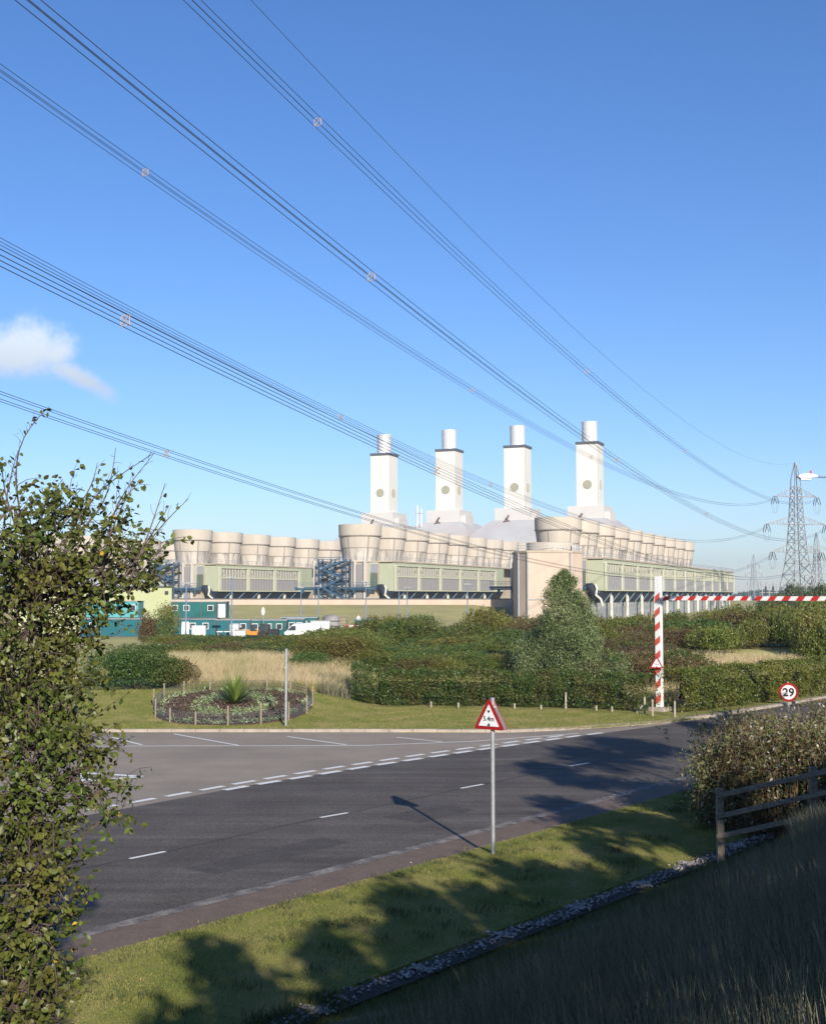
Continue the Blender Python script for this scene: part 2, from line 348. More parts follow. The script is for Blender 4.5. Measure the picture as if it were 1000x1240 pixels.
# ------------------------------------------------------------------ land
KERB = [G(*p) for p in ((-420, 893), (-150, 890), (120, 887), (440, 887), (620, 887.5), (700, 884), (800, 877), (860, 869), (930, 858), (1000, 846), (1100, 832), (1300, 812))]
kx = np.array([p.x for p in KERB]); ky = np.array([p.y for p in KERB])
def kerb_y(x): return np.interp(x, kx, ky) + np.where(x > kx[-1], (x - kx[-1]) * 1.27, 0)
def sm(a, b, x):
    t = np.clip((x - a) / (b - a), 0, 1); return t * t * (3 - 2 * t)
def zfar(x, y):
    t = (y - kerb_y(x))
    left = 1 - sm(-5.6, -1.4, x)
    z = .12 + .80 * left * sm(1.5, 9.5, t) + .10 * (1 - left) * sm(1, 9, t)
    z = z + (1.55 - z) * sm(9.5, 21, t) * (1 - sm(55, 75, t))
    return z * (1 - sm(70, 85, t)) + 0.0
def ground_z(x, y):
    x = np.asarray(x, float); y = np.asarray(y, float)
    n = -.786 * x + .618 * y
    bank = .39 * np.clip(11.4 - n, 0, 10.5)
    bank = bank * 1.0
    t = y - kerb_y(x)
    z = np.where(t > 0, zfar(x, y), 0.0)
    # grassed plinth in front of the cooling blocks
    pl = sm(236, 296, y) * 3.5 * (1 - sm(16, 26, x - (y - 290) * .42)) * (1 - sm(700, 900, y))
    z = z + pl
    return np.where(n < 11.4, bank, z)
def lines(a, b, fine, coarse, c0, c1):
    out = [a]; v = a
    while v < b:
        st = fine if c0 < v < c1 else max(fine, min(coarse, fine + abs(v - (c0 if v < c0 else c1)) * .12))
        v += st; out.append(v)
    return np.array(out)
gx = lines(-2000, 2000, .6, 260, -22, 34); gy = lines(-300, 3000, .6, 260, -4, 96)
X, Y = np.meshgrid(gx, gy); Z = ground_z(X, Y)
under = (Y - kerb_y(X) < 13) & (-.786 * X + .618 * Y > 11.3) & (X > -60) & (X < 60)
Z = np.where(under, Z - .10, Z)
Z += np.where((-.786 * X + .618 * Y < 10.5), .06 * np.sin(X * 1.7 + Y) * np.sin(Y * 1.3 - X * .6), 0)
V = np.stack([X, Y, Z], -1).reshape(-1, 3); nx = len(gx)
ii = (np.arange(len(gy) - 1)[:, None] * nx + np.arange(nx - 1)[None, :]).ravel()
F = np.stack([ii, ii + 1, ii + nx + 1, ii + nx], 1)
ground = np_mesh('ground', V, F, M['land'], smooth=True); tag(ground, kind='structure')
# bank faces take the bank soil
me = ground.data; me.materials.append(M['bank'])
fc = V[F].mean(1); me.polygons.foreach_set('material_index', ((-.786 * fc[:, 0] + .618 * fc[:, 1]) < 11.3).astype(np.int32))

def uv_n(u_, n_, z=0.):                 # road coordinates: u along the road, n across it
    return Vector((.618 * u_ - .786 * n_, .786 * u_ + .618 * n_, z))
def to_un(p): return (.618 * p.x + .786 * p.y, -.786 * p.x + .618 * p.y)
# the edge of the main road, measured on the photo
EDGE = [G(*p) for p in ((-300, 1055), (62, 997), (183, 975), (300, 953), (450, 929), (570, 911), (700, 893), (800, 879.5), (880, 868))]
NEARE = [to_un(G(*p)) for p in ((114, 1133), (320, 1079), (546, 1016), (680, 981), (815, 946))]
n_near = sum(q[1] for q in NEARE) / len(NEARE)
print('near edge n', NEARE, 'far edge', [to_un(p) for p in EDGE])
# layby / junction sheet
mb = MB()
xs = np.linspace(-60, 30, 46); top = [(x, float(kerb_y(x)) + .05) for x in xs]
mb.poly([uv_n(-40, 20, .004)] + [(x, y, .004) for x, y in top] + [uv_n(95, 20, .004)])
struct(mb, 'layby_road', M['layby'])
# main road
mb = MB()
def far_n(u_): 
    pts = sorted(to_un(p) for p in EDGE); return float(np.interp(u_, [p[0] for p in pts], [p[1] for p in pts]))
us = np.linspace(-30, 130, 81)
for a, b in zip(us[:-1], us[1:]):
    mb.add([uv_n(a, n_near, .008), uv_n(b, n_near, .008), uv_n(b, far_n(b) + .12, .008), uv_n(a, far_n(a) + .12, .008)], [(0, 1, 2, 3)])
struct(mb, 'main_road', M['asphalt'])
mb = MB(); mb.add([uv_n(-30, n_near - .10, .012), uv_n(130, n_near - .10, .012), uv_n(130, n_near + .22, .012), uv_n(-30, n_near + .22, .012)], [(0, 1, 2, 3)])
struct(mb, 'road_edge_strip', M['paleedge'])
mb = MB(); mb.add([uv_n(-30, n_near - 1.15, .006), uv_n(130, n_near - 1.15, .006), uv_n(130, n_near + .02, .006), uv_n(-30, n_near + .02, .006)], [(0, 1, 2, 3)])
struct(mb, 'footway', M['footway'])
N_LAWN = n_near - 1.1
# near lawn: slightly crowned, wavy edge onto the footway
us_ = np.arange(-8, 75, .4); Vv = []
prof = [(N_LAWN, .0), (N_LAWN - .12, .05), (N_LAWN - .6, .07), (N_LAWN - 1.8, .10), (N_LAWN - 3., .08), (12.1, .02)]
for u_ in us_:
    for k, (n_, z_) in enumerate(prof):
        j = (.05 * math.sin(u_ * 3.1) + .04 * math.sin(u_ * 7.7)) if k < 2 else 0
        Vv.append(uv_n(u_, n_ + j, z_ + .0))
K = len(prof); Vv = np.array([tuple(p) for p in Vv]); F = np.array([[i * K + j, i * K + j + 1, (i + 1) * K + j + 1, (i + 1) * K + j] for i in range(len(us_) - 1) for j in range(K - 1)])
tag(np_mesh('lawn', Vv, F, M['lawn'], smooth=True), kind='structure')
def near_lawn_z(n_): return np.interp(n_, [p[0] for p in prof][::-1], [p[1] for p in prof][::-1])
# far verge sheet
xs = np.arange(-45, 26, .7); ts = np.array([.28, .6, 1.2, 2, 3, 4, 5, 6, 7, 8, 9, 10, 11, 12, 13.5])
Vv = []
for x in xs:
    for t in ts: y = float(kerb_y(x)) + t; Vv.append((x, y, float(zfar(x, y)) + .0))
K = len(ts); Vv = np.array(Vv); F = np.array([[i * K + j, (i + 1) * K + j, (i + 1) * K + j + 1, i * K + j + 1] for i in range(len(xs) - 1) for j in range(K - 1)])
tag(np_mesh('grass_verge', Vv, F, M['lawn'], smooth=True), kind='structure')
# kerb
mb = MB(); pts = [(x, float(kerb_y(x))) for x in np.arange(-50, 30, 1.0)]
for (a, b) in zip(pts[:-1], pts[1:]):
    d = Vector((b[0] - a[0], b[1] - a[1], 0)); L_ = d.length; d.normalize(); nn = Vector((-d.y, d.x, 0))
    h = .125 + random.uniform(-.006, .006)
    mb.frame(Vector((*a, -.05)) + d * .008, d * (L_ - .016), nn * .3, (0, 0, h + .05))
struct(mb, 'kerb', M['kerb'])
# markings
mb = MB()
def strip(p, q, w_, z=.016):
    p = Vector(p); q = Vector(q); d = (q - p).normalized(); nn = Vector((-d.y, d.x, 0)) * w_ / 2
    p.z = q.z = z; mb.add([p - nn, q - nn, q + nn, p + nn], [(0, 1, 2, 3)])
    return None
for (a, b) in (((-40, 904.5), (440, 903.4)), ((440, 903.4), (570, 898.5)), ((570, 898.5), (700, 888.6))): strip(G(*a), G(*b), .13, .0125)
for (a, b) in (((-20, 893), (20, 903)), ((136, 893.5), (172, 902.8)), ((211, 889.5), (289, 903.4)), ((348, 892.5), (419, 902.6)), ((480, 893.5), (535, 899)), ): strip(G(*a), G(*b), .14, .016)
for (a, b) in (((157, 1041), (200, 1032.3)), ((388, 991), (421, 985.2)), ((558, 955.5), (585, 950.5)), ((690, 928.5), (713, 924.6))): strip(G(*a), G(*b), .12, .016)
strip(G(55, 998.5), G(76, 995), .12, .016)
# double broken give-way line along the mouth of the layby
def along(poly, s0, s1):
    r = []; acc = 0
    for a, b in zip(poly[:-1], poly[1:]):
        L_ = (b - a).length
        for s_ in (s0, s1):
            if acc <= s_ < acc + L_: r.append(a + (b - a) * ((s_ - acc) / L_))
        acc += L_
    return r
GW = [G(*p) for p in ((-60, 1021), (62, 998), (183, 973.5), (300, 952.5), (450, 928), (570, 910), (700, 891.5), (730, 888))]
GW2 = [G(*p) for p in ((100, 983), (200, 965.5), (300, 947.5), (400, 931), (520, 913), (640, 896.5), (700, 889))]
tot = sum((b - a).length for a, b in zip(GW[:-1], GW[1:]))
s_ = 9.2
while s_ < tot - 1:
    r = along(GW, s_, s_ + .95)
    if len(r) == 2: strip(r[0], r[1], .27, .016)
    s_ += 1.36
tot = sum((b - a).length for a, b in zip(GW2[:-1], GW2[1:])); s_ = .2
while s_ < tot - 1:
    r = along(GW2, s_, s_ + .95)
    if len(r) == 2: strip(r[0], r[1], .24, .016)
    s_ += 1.36
# elongated give-way triangle on the junction surface
a, b, c = G(105, 946.5, .016), G(172, 940.5, .016), G(100, 936, .016)
for p, q in ((a, b), (b, c), (c, a)): strip(p, q, .28, .0165)
strip(G(31, 958.5), G(78, 963), .16, .0125)
struct(mb, 'road_marking', M['paint'])
mb = MB()
pp = [G(*p) for p in ((60, 1061), (155, 1041.5), (200, 1032.6), (388, 991.3), (421, 985.5), (558, 955.8), (585, 950.7), (690, 928.8), (713, 924.8), (800, 908))]
for a, b in ((0, 1), (2, 3), (4, 5), (6, 7), (8, 9)):
    n_ = 14
    q = [pp[a].lerp(pp[b], k / n_) + Vector((0, random.uniform(-.03, .03), 0)) for k in range(n_ + 1)]
    for k in range(n_): strip(q[k], q[k + 1], random.uniform(.02, .05), .0128)
struct(mb, 'road_seam', M['seam'])
mb = MB()
for (px, py, la, wa) in ((650, 905 + 18, 5.5, 1.1), (330, 1035, 4.2, .9), (520, 985, 2.4, 1.3)):
    p = G(px, py, .0105); q = [(a * la / 2 + random.uniform(-.08, .08), b * wa / 2 + random.uniform(-.04, .04)) for a, b in ((-1, -1), (0, -1), (1, -1), (1, 1), (0, 1), (-1, 1))]
    mb.poly([p + U1 * a + E1 * b for a, b in q])
struct(mb, 'road_patch', mat('patch_asphalt', (.070, .060, .052), .9, (.095, .082, .072), 2, speck=.3))
# gravel drain at the toe of the bank
mb = MB(); rr = random.Random(3)
for u_ in np.arange(-6, 60, 1.0):
    mb.add([uv_n(u_, 11.5, .03), uv_n(u_ + 1, 11.5, .03), uv_n(u_ + 1, 11.98, .03), uv_n(u_, 11.98, .03)], [(0, 1, 2, 3)])
struct(mb, 'drain_bed', M['gravel'])
n = 4200; uu = RNG.uniform(-2, 34, n); uu = uu + .5 * np.sin(uu * 2.7); q = 11.75 + RNG.normal(size=n) * .10 + .06 * np.sin(uu * 1.9)
P = np.stack([.618 * uu - .786 * q, .786 * uu + .618 * q, .04 + RNG.random(n) * .03], 1)
base = np.array([[1, 0, 0], [-1, 0, 0], [0, 1, 0], [0, -1, 0], [0, 0, .7], [0, 0, -.7]]); 
V = (base[None] * (RNG.uniform(.018, .045, (n, 1, 1)) * RNG.uniform(.6, 1.2, (n, 6, 1))) ); a_ = RNG.random(n) * PI
ca, sa = np.cos(a_)[:, None], np.sin(a_)[:, None]
V = np.stack([V[..., 0] * ca - V[..., 1] * sa, V[..., 0] * sa + V[..., 1] * ca, V[..., 2]], -1) + P[:, None]
tri = np.array([[0, 2, 4], [2, 1, 4], [1, 3, 4], [3, 0, 4], [2, 0, 5], [1, 2, 5], [3, 1, 5], [0, 3, 5]])
F = (np.arange(n)[:, None, None] * 6 + tri[None]).reshape(-1, 3)
M['stone'] = leafmat('drain_stone', (.20, .175, .155), (.50, .46, .42), 0, rough=.9)
tag(np_mesh('drain_gravel', V.reshape(-1, 3), F, M['stone']), 'strip of pale gravel in the drain at the foot of the shaded bank', 'gravel', kind='stuff')

#@@POWER
# ------------------------------------------------------------------ power station
def fan_stack_mesh(parent, y, first=[None]):
    if first[0] is None:
        mb = MB(); n = 28
        mb.lathe([(4.35, 13.4), (4.45, 15.0), (4.75, 17.2), (4.95, 18.0)], n=n, cap=False, mi=1)
        mb.lathe([(4.95, 18.02), (5.2, 19.6), (5.35, 21.3)], n=n, cap=False)
        mb.lathe([(5.62, 21.25), (5.72, 22.6), (5.74, 24.2), (5.45, 24.25), (5.4, 21.2), (4.3, 15)], n=n, cap=False)
        mb.lathe([(5.0, 17.94), (5.06, 17.94), (5.06, 18.1), (5.0, 18.1)], n=n, cap=False, mi=2)
        mb.lathe([(5.4, 21.1), (5.78, 21.1), (5.78, 21.36), (5.4, 21.36)], n=n, cap=False, mi=2)
        for k in range(6):                                   # joint ribs
            a = 2 * PI * k / 6 + .35
            mb.bar((4.42 * math.cos(a), 4.42 * math.sin(a), 14.3), (5.0 * math.cos(a), 5.0 * math.sin(a), 18), .22, mi=2)
            mb.bar((5.0 * math.cos(a), 5.0 * math.sin(a), 18), (5.42 * math.cos(a), 5.42 * math.sin(a), 21.2), .2, mi=2)
        M['joint'] = mat('darker_joint', (.27, .235, .20), .9, (.33, .29, .25), .6)  # joint ribs and bands in a darker concrete tone
        o = mb.build('fan_stack', [M['stack_concrete'], M['stained'], M['joint']], parent, smooth=True); first[0] = o
        o.location = (0, y, 0)
    else:
        o = first[0].copy(); C.objects.link(o); o.parent = parent; o.location = (0, y, 0)
    return o
SP = 16.9
def cooling_block(name_label, loc, n, nb, pitch, zb=0.0, stairs=True):
    t = thing('cooling_block', name_label, 'cooling tower', (loc[0], loc[1], 0), ROTW, 'rows of cooling towers')
    Lb = max((n - 1) * SP + 9.0, nb * pitch - 6); y0 = -8.2; FX = 13.2; GE = y0 + 1.2 + nb * pitch + (9 if nb < 10 else .6)
    for k in range(n): fan_stack_mesh(t, k * SP)
    mb = MB()
    mb.box(-9.4, 9.3, y0, Lb, zb, 14.0); mb.box(-9.7, 13.4, y0 - .3, Lb + .3, 14.0, 14.35, 0)
    for k in range(-1, n):                                  # walls between the cells below the deck
        pass
    mb.build('wall', M['concrete'], t)
    # air-intake gallery along the long side
    mb = MB(); mb.box(9.32, FX, y0 + .3, GE, 6.6, 13.9); mb.build('intake_gallery', M['green'], t)
    start = y0 + 1.2; end = start + nb * pitch
    def rep_part(mb_, name, m, ys, par=t, smooth=False):
        o0 = mb_.build(name, m, par, smooth=smooth); o0.location.y = ys[0]
        for y in ys[1:]:
            c = o0.copy(); C.objects.link(c); c.parent = par; c.location.y = y
    wv = pitch - 1.5; ysb = [start + k * pitch + .75 for k in range(nb)]
    mb = MB(); mb.box(FX, FX + .12, 0, wv, 6.9, 12.9); rep_part(mb, 'louvre', M['louvre'], ysb)
    fr = MB()
    fr.box(FX + .13, FX + .32, 0, wv, 10.15, 10.55)
    for j in range(1, 9): fr.box(FX + .13, FX + .26, wv * j / 9 - .13, wv * j / 9 + .13, 6.9, 10.12, 1); fr.box(FX + .13, FX + .26, wv * j / 9 - .16, wv * j / 9 + .16, 10.58, 12.95)
    for (j0, j1) in ((0, 1), (7, 8)): fr.bar((FX + .3, wv * j0 / 9, 12.9), (FX + .3, wv * j1 / 9 + .6, 10.7), .2)
    rep_part(fr, 'louvre_bars', [M['cream'], M['greysteel']], ysb)
    fr = MB(); fr.box(FX, FX + .5, start - .5, end + .5, 13.0, 13.35); fr.box(FX, FX + .5, start - .5, end + .5, 6.55, 6.85)
    for k in range(nb + 1):
        y = start + k * pitch; fr.box(FX + .13, FX + .45, y - .75, y + .75, 6.85, 13.0)
    fr.build('louvre_frame', M['cream'], t)
    # dark soffit and basin under the gallery
    mb = MB(); A = [(FX, 6.5), (FX - .1, 6.5), (FX - 1.7, 3.9), (FX - 2.6, 3.9), (FX - 2.6, 6.58), (FX, 6.58)]
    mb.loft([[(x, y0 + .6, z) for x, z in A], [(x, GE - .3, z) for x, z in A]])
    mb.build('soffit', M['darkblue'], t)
    mb = MB(); mb.bar((FX - .02, 2.6, 6.45), (FX - 1.55, 0, 3.7), .2); rep_part(mb, 'strut', M['bluegrey'], [start + (k + .5) * pitch / 2 for k in range(nb * 2)])
    mb = MB(); mb.box(9.32, FX - 2.0, y0 + .6, GE - .3, 0.0, 3.88)
    for y in np.arange(y0 + 1, GE - 1, 1.4): mb.box(FX - 2.0, FX - 1.9, y, y + .12, 0, 3.8)
    mb.build('basin_wall', M['greysteel'], t)
    mb = MB(); mb.tube([(FX - 1.9, 2.2, 5.4), (FX - .9, 1.6, 5.5), (FX - .4, .7, 5.0), (FX - .3, 0, 4.0), (FX - .3, 0, 2.6), (FX - .3, 0, 0)], .42, 8)
    rep_part(mb, 'riser_pipe', M['pipe'], [start + (k + .42) * pitch for k in range(nb)], smooth=True)
    # roof railing
    mb = MB()
    for z in (14.85, 15.35): mb.bar((13.2, y0, z), (13.2, Lb, z), .09); mb.bar((-9.5, y0 - .1, z), (13.2, y0 - .1, z), .09)
    for y in np.arange(y0, Lb, 2.4): mb.bar((13.2, y, 14.3), (13.2, y, 15.35), .08)
    for x in np.arange(-9.5, 13.2, 2.4): mb.bar((x, y0 - .1, 14.3), (x, y0 - .1, 15.35), .08)
    mb.build('railing', M['greysteel'], t)
    # end wall: door opening, ducts, white columns
    mb = MB(); mb.box(6.9, 8.9, y0 - .25, y0 + .1, 7.8, 11.2); d = mb.build('door', mat('end_door', (.10, .13, .10), .6, (.13, .16, .12), 1), t)
    mb = MB(); mb.box(6.8, 9.0, y0 - .12, y0 + .1, 11.3, 13.6); mb.build('window', M['galv'], t)
    mb = MB(); mb.box(6.6, 9.2, y0 - .2, y0 + .08, 13.6, 13.9); mb.box(6.55, 6.78, y0 - .2, y0 + .08, 7.6, 13.6); mb.build('window_frame', M['cream'], t)
    mb = MB(); mb.box(3.2, 4.9, y0 - .8, y0 + .05, zb, 13.5)
    for x in (3.4, 3.95, 4.5): mb.box(x, x + .12, y0 - .92, y0 - .8, zb, 13.5)
    mb.build('duct', M['louvre'], t)
    mb = MB()

    for x in (-7.3, 2.5, 5.3, -9.2):
        mb = MB(); mb.box(x, x + .5, y0 - .9, y0 - .02, zb, 14.6); mb.build('column', M['white'], t)
    # curved black inlet at the front corner
    mb = MB(); mb.tube([(9.2, y0 - .7, 7.6), (10.2, y0 - .8, 7.5), (11.0, y0 - .6, 6.5), (11.2, y0 - .2, 5.2), (12.2, y0 + .6, 4.8)], [.7, 1.0, 1.1, 1.3, .8], 12)
    mb.build('inlet_duct', M['darkblue'], t, smooth=True)
    mb = MB(); mb.tube([(11.6, y0 - 1.5, 8.0), (12.0, y0 - 1.7, 7.0), (11.7, y0 - 1.7, 5.6), (12.8, y0 - 1.4, 4.6), (13.2, y0 - 1.2, 3.0)], .27, 8)
    mb.build('riser_pipe', M['pipe'], t, smooth=True)
    if stairs:
        mb = MB(); x0, x1 = -6.4, 1.6; yy0, yy1 = y0 - 3.6, y0 - 1.0
        for x in (x0, x1, (x0 + x1) / 2 - .3):
            for y in (yy0, yy1): mb.bar((x, y, zb), (x, y, 14.8), .32)
        zz = [4.9, 7.4, 9.9, 12.3, 14.2]
        for i, z in enumerate(zz):
            mb.box(x0 - .2, x0 + 1.5, yy0, yy1, z - .12, z + .12); mb.box(x1 - 1.5, x1 + .2, yy0, yy1, z - .12, z + .12)
            mb.bar((x0, yy0, z + 1.1), (x1, yy0, z + 1.1), .14); mb.bar((x0, yy0, z + .6), (x1, yy0, z + .6), .1)
            if i < 4:
                a, b = (x0 + 1.3, x1 - 1.3) if i % 2 else (x1 - 1.3, x0 + 1.3)
                for y in (yy0, yy0 + 1.3): mb.bar((a, y, z), (b, y, zz[i + 1]), .3, .5)
                mb.bar((a, yy0, z + 1.1), (b, yy0, zz[i + 1] + 1.1), .14)
        for z in (5.0, 9.9): mb.bar((x0, yy0, z), ((x0 + x1) / 2, yy0, z + 4.6), .18)
        mb.build('stair_tower', M['blue'], t)
    mb = MB(); mb.box(-14.0, 9.4, y0 - 2.4, y0 - 1.2, 7.2, 7.65); 
    for z in (8.2, 8.7): mb.bar((-14, y0 - 2.4, z), (9.4, y0 - 2.4, z), .1)
    mb.box(-14, 9.4, y0 - 2.0, y0 - 1.6, 6.8, 7.15)
    for x in (-12, -8.5, 3, 7.4): mb.box(x, x + .35, y0 - 2.2, y0 - 1.4, 6.1, 7.15)
    mb.build('gantry_walkway', M['blue'], t)
    return t
BL = [((35.2, 300), 10, 12, 16.6, 'cooling tower row nearest the camera, reaching right behind the striped goalpost'),
      ((-14.1, 330), 10, 5, 15.7, 'middle cooling tower row behind the grass slope, below the white chimneys'),
      ((-63.5, 357), 6, 3, 15.7, 'cooling tower row left of the middle one, above the teal site cabins'),
      ((-112.5, 381), 6, 3, 15.7, 'cooling tower row farthest left, mostly hidden by the birch tree')]
for loc, n, nb_, pt_, lb in BL: cooling_block(lb, loc, n, nb_, pt_)
# switchgear cluster on the far end of the nearest row
t = thing('gantry_frame', 'low dark steel gantry standing past the right end of the cooling towers', 'gantry', (150, 505, 0))
mb = MB()
for k in range(9):
    x = k * 3.0 - 8; mb.bar((x, 0, 0), (x, 0, 10.2), .3); mb.bar((x, 5, 0), (x, 5, 10.2), .3)
for z in (6.5, 9.2, 10): mb.bar((-8, 0, z), (16, 0, z), .25); mb.bar((-8, 5, z), (16, 5, z), .25)
mb.build('frame', M['lattice'], t)
mb = MB()
for k in range(8):
    x = k * 3.0 - 6.5
    mb.lathe([(.3, 6.5), (.55, 7), (.3, 7.4), (.55, 7.8), (.3, 8.2), (.5, 8.6), (.3, 9)], (x, 0, 0), 8); mb.bar((x, 0, 9), (x + 1.5, 5, 10.6), .2)
mb.build('insulator', M['insul'], t)

# grassed plinth retaining wall
mb = MB()
p0 = at(60, 725, 292).x; p1 = at(618, 725, 292).x
mb.box(p0, p1, 292, 292.5, 2.8, 4.55); mb.box(p0, p1 + .1, 291.9, 292.6, 4.55, 4.78, 1)
o = mb.build('retaining_wall', [M['pink'], M['dark']]); tag(o, 'long low pinkish retaining wall along the top of the grass slope', 'wall')

# pump house
t = thing('pump_house', 'tall blank beige pump house behind the silvery tree', 'building', (at(670, 720, 272).x, 272, 0))
a = [(-7.7, 3.2), (-5.6, 0), (4.3, .8), (6.9, 4.0), (6.9, 14), (-7.7, 14)]
mb = MB(); mb.loft([[(x, y, -.5) for x, y in a], [(x, y, 14.9) for x, y in a]]); mb.build('wall', M['pink'], t)
b = [(x * 1.03, y * 1.03 - .2) for x, y in a]
mb = MB(); mb.loft([[(x, y, 14.9) for x, y in b], [(x, y, 15.35) for x, y in b]]); mb.build('parapet', M['concrete'], t)
mb = MB()
for (x, y) in ((-5.6, -.05), (3.9, .65), (-7.4, 2.6)): mb.bar((x, y - .08, 0), (x, y - .08, 14.8), .32)
mb.bar((-5.6, -.1, 4.6), (4.3, .7, 4.6), .18); mb.build('downpipe', M['greysteel'], t)
mb = MB(); mb.lathe([(5.3, 15.3), (5.45, 15.4), (5.45, 17.2), (5.3, 17.3), (2, 17.5)], (.2, 7, 0), 28); mb.build('roof_tank', M['stack_concrete'], t, smooth=True)
mb = MB()
for z in (15.9, 16.5): 
    for i in range(3): mb.bar((*b[i], z), (*b[i + 1], z), .07)
for i in range(3):
    for k in range(7):
        p = Vector((*b[i], 15.3)).lerp(Vector((*b[i + 1], 15.3)), k / 7); mb.bar(p, p + Vector((0, 0, 1.2)), .07)
mb.build('railing', M['greysteel'], t)
mb = MB(); mb.box(4.5, 5.8, 2.6, 4.2, 15.4, 16.6); mb.box(6.1, 6.6, 3.4, 4.4, 15.4, 16.2); mb.build('roof_unit', M['white'], t)

# four chimney units
units = [(-13.5, 580, 'leftmost of the four white chimneys, shortest looking, over the middle cooling row'),
         (16.6, 563, 'second white chimney from the left, with a pinkish stained roof at its foot'),
         (46.6, 549, 'third white chimney from the left, beside the wide pale sloping roof'),
         (76.9, 536, 'rightmost and tallest looking of the four white chimneys')]
proto = None
for i, (x, y, lb) in enumerate(units):
    if proto is None:
        t = proto = thing('power_station_chimney', lb, 'chimney', (x, y, 0), ROTW, 'power station chimneys')
        mb = MB(); s = 4.75; mb.box(-s, s, -s, s, 43.4, 71.0); mb.build('shaft', M['chimney_white'], t)
        mb = MB(); mb.box(-s - .35, s + .35, -s - .35, s + .35, 70.6, 71.7); mb.build('cornice', M['dark'], t)
        mb = MB(); mb.lathe([(3.35, 71.6), (3.35, 80.2), (3.45, 80.25), (3.45, 80.7), (3.1, 80.7)], n=28)
        for z in (73.5, 75.5, 77.5, 79.2): mb.lathe([(3.36, z), (3.42, z + .02), (3.42, z + .14), (3.36, z + .16)], n=28, cap=False)
        mb.build('flue', M['flue'], t, smooth=True)
        for fx in (0, 1):
            mb = MB(); n = 24; c = [(1.95 * math.cos(2 * PI * k / n), 1.95 * math.sin(2 * PI * k / n)) for k in range(n)]
            f = (lambda a, b, d: (a, -s - d, 53 + b)) if fx == 0 else (lambda a, b, d: (s + d, a, 53 + b))
            mb.loft([[f(a, b, -.1) for a, b in c], [f(a, b, .12) for a, b in c]])
            for k in range(-3, 4):
                h = math.sqrt(1.95 ** 2 - (k * .5) ** 2) - .1; mb.bar(f(-h, k * .5, .17), f(h, k * .5, .17), .12, mi=1)
                mb.bar(f(k * .5, -h, .2), f(k * .5, h, .2), .10, mi=1)
            mb.build('vent_grille', [M['roundel'], M['cream']], t)
        mb = MB(); mb.box(-8, 8, -8, 8, 38, 43.6); mb.box(8, 10.2, -6, 4, 36, 41); mb.build('shoulder', M['white'], t)
        mb = MB()
        A = lambda xa, ya, yb, z: [(-xa, ya, z), (xa, ya, z), (xa, yb, z), (-xa, yb, z)]
        mb.loft([A(16.6, -22, 40, 0), A(16.6, -22, 40, 29), A(16.2, -20, 38, 30.5), A(12.6, -13, 20, 35.2), A(9.2, -9, 12, 38.2)])
        mb.build('boiler_house', M['roofwhite'], t)
        mb = MB()
        for (px_, z_) in ((-3.6, 36.8), (-1.8, 39.3)):
            mb.tube([(px_, -9.6, z_ - 1.6), (px_, -10, z_ - .2), (px_ + .9, -10.2, z_ + .9)], .42, 8); mb.box(px_ - .9, px_ + 1.2, -10.2, -9.4, z_ - 1.8, z_ - 1.3)
        mb.build('vent_pipe', mat('rusty_pipe', (.10, .075, .07), .8, (.24, .12, .09), 1.2), t)
        mb = MB()
        for (xx, yy) in ((-s, -s), (s, -s)): mb.bar((xx * .999, yy * .999, 43.5), (xx * .999, yy * .999, 70.9), .16)
        mb.build('corner_trim', M['cream'], t)
    else:
        t = copy_tree(proto); t.location = (x, y, 0); t['label'] = lb
t = thing('exhaust_pipe', 'thin pale pair of exhaust pipes between the first two white chimneys', 'chimney', (2.7, 556, 0))
mb = MB(); mb.tube([(-.9, 0, 0), (-.9, 0, 45.6)], .5, 10); mb.build('pipe', M['flue'], t)
mb = MB(); mb.tube([(.9, 0, 0), (.9, 0, 44.2)], .5, 10); mb.build('pipe', M['flue'], t)
mb = MB()
for z in (30, 36, 42): mb.box(-1.7, 1.7, -.7, .7, z, z + .25)
mb.build('bracket', M['greysteel'], t)

#@@SITE
# ------------------------------------------------------------------ site compound
def cabin(label, px0, px1, d, z0, h, m, wins=(), depth=2.6, door=None, group='site cabins'):
    x0, x1 = at(px0, 720, d).x, at(px1, 720, d).x; wd = x1 - x0
    t = thing('site_cabin', label, 'cabin', ((x0 + x1) / 2, d, z0), 0, group)
    mb = MB(); mb.box(-wd / 2, wd / 2, 0, depth, .05, h - .12)
    k = max(2, int(wd / .45))
    for i in range(1, k): mb.box(-wd / 2 + wd * i / k - .02, -wd / 2 + wd * i / k + .06, -.035, .0, .12, h - .16)
    mb.build('wall', m, t)
    mb = MB(); mb.box(-wd / 2 - .08, wd / 2 + .08, -.12, depth + .1, h - .12, h); mb.build('roof', M['greysteel'], t)
    mb = MB()
    for x in (-wd / 2, -wd / 6, wd / 6 - .1, wd / 2 - .12): mb.box(x, x + .12, -.07, -.036, .03, h - .13)
    mb.box(-wd / 2, wd / 2, -.09, -.072, .03, .15); mb.build('corner_post', M['dark'], t)
    for f in wins:
        x = -wd / 2 + wd * f
        mb = MB(); mb.box(x - .40, x + .40, -.10, -.04, h * .44, h * .78); w_ = mb.build('window', M['wpaint'], t)
        mb = MB(); mb.box(x - .33, x + .33, -.12, -.101, h * .47, h * .75); mb.build('pane', M['glass'], w_)
    if door is not None:
        x = -wd / 2 + wd * door
        mb = MB(); mb.box(x - .48, x + .48, -.12, -.04, .15, h * .84); mb.build('door', M['wpaint'], t)
    return t
cabin('turquoise upper cabin in front of the yellow green hall', 104, 169, 167, 2.5, 2.35, M['turq'], (.38, .88))
cabin('blue teal cabin underneath the turquoise one', 98, 172, 166.5, 0, 2.5, M['tealblue'], (.2,))
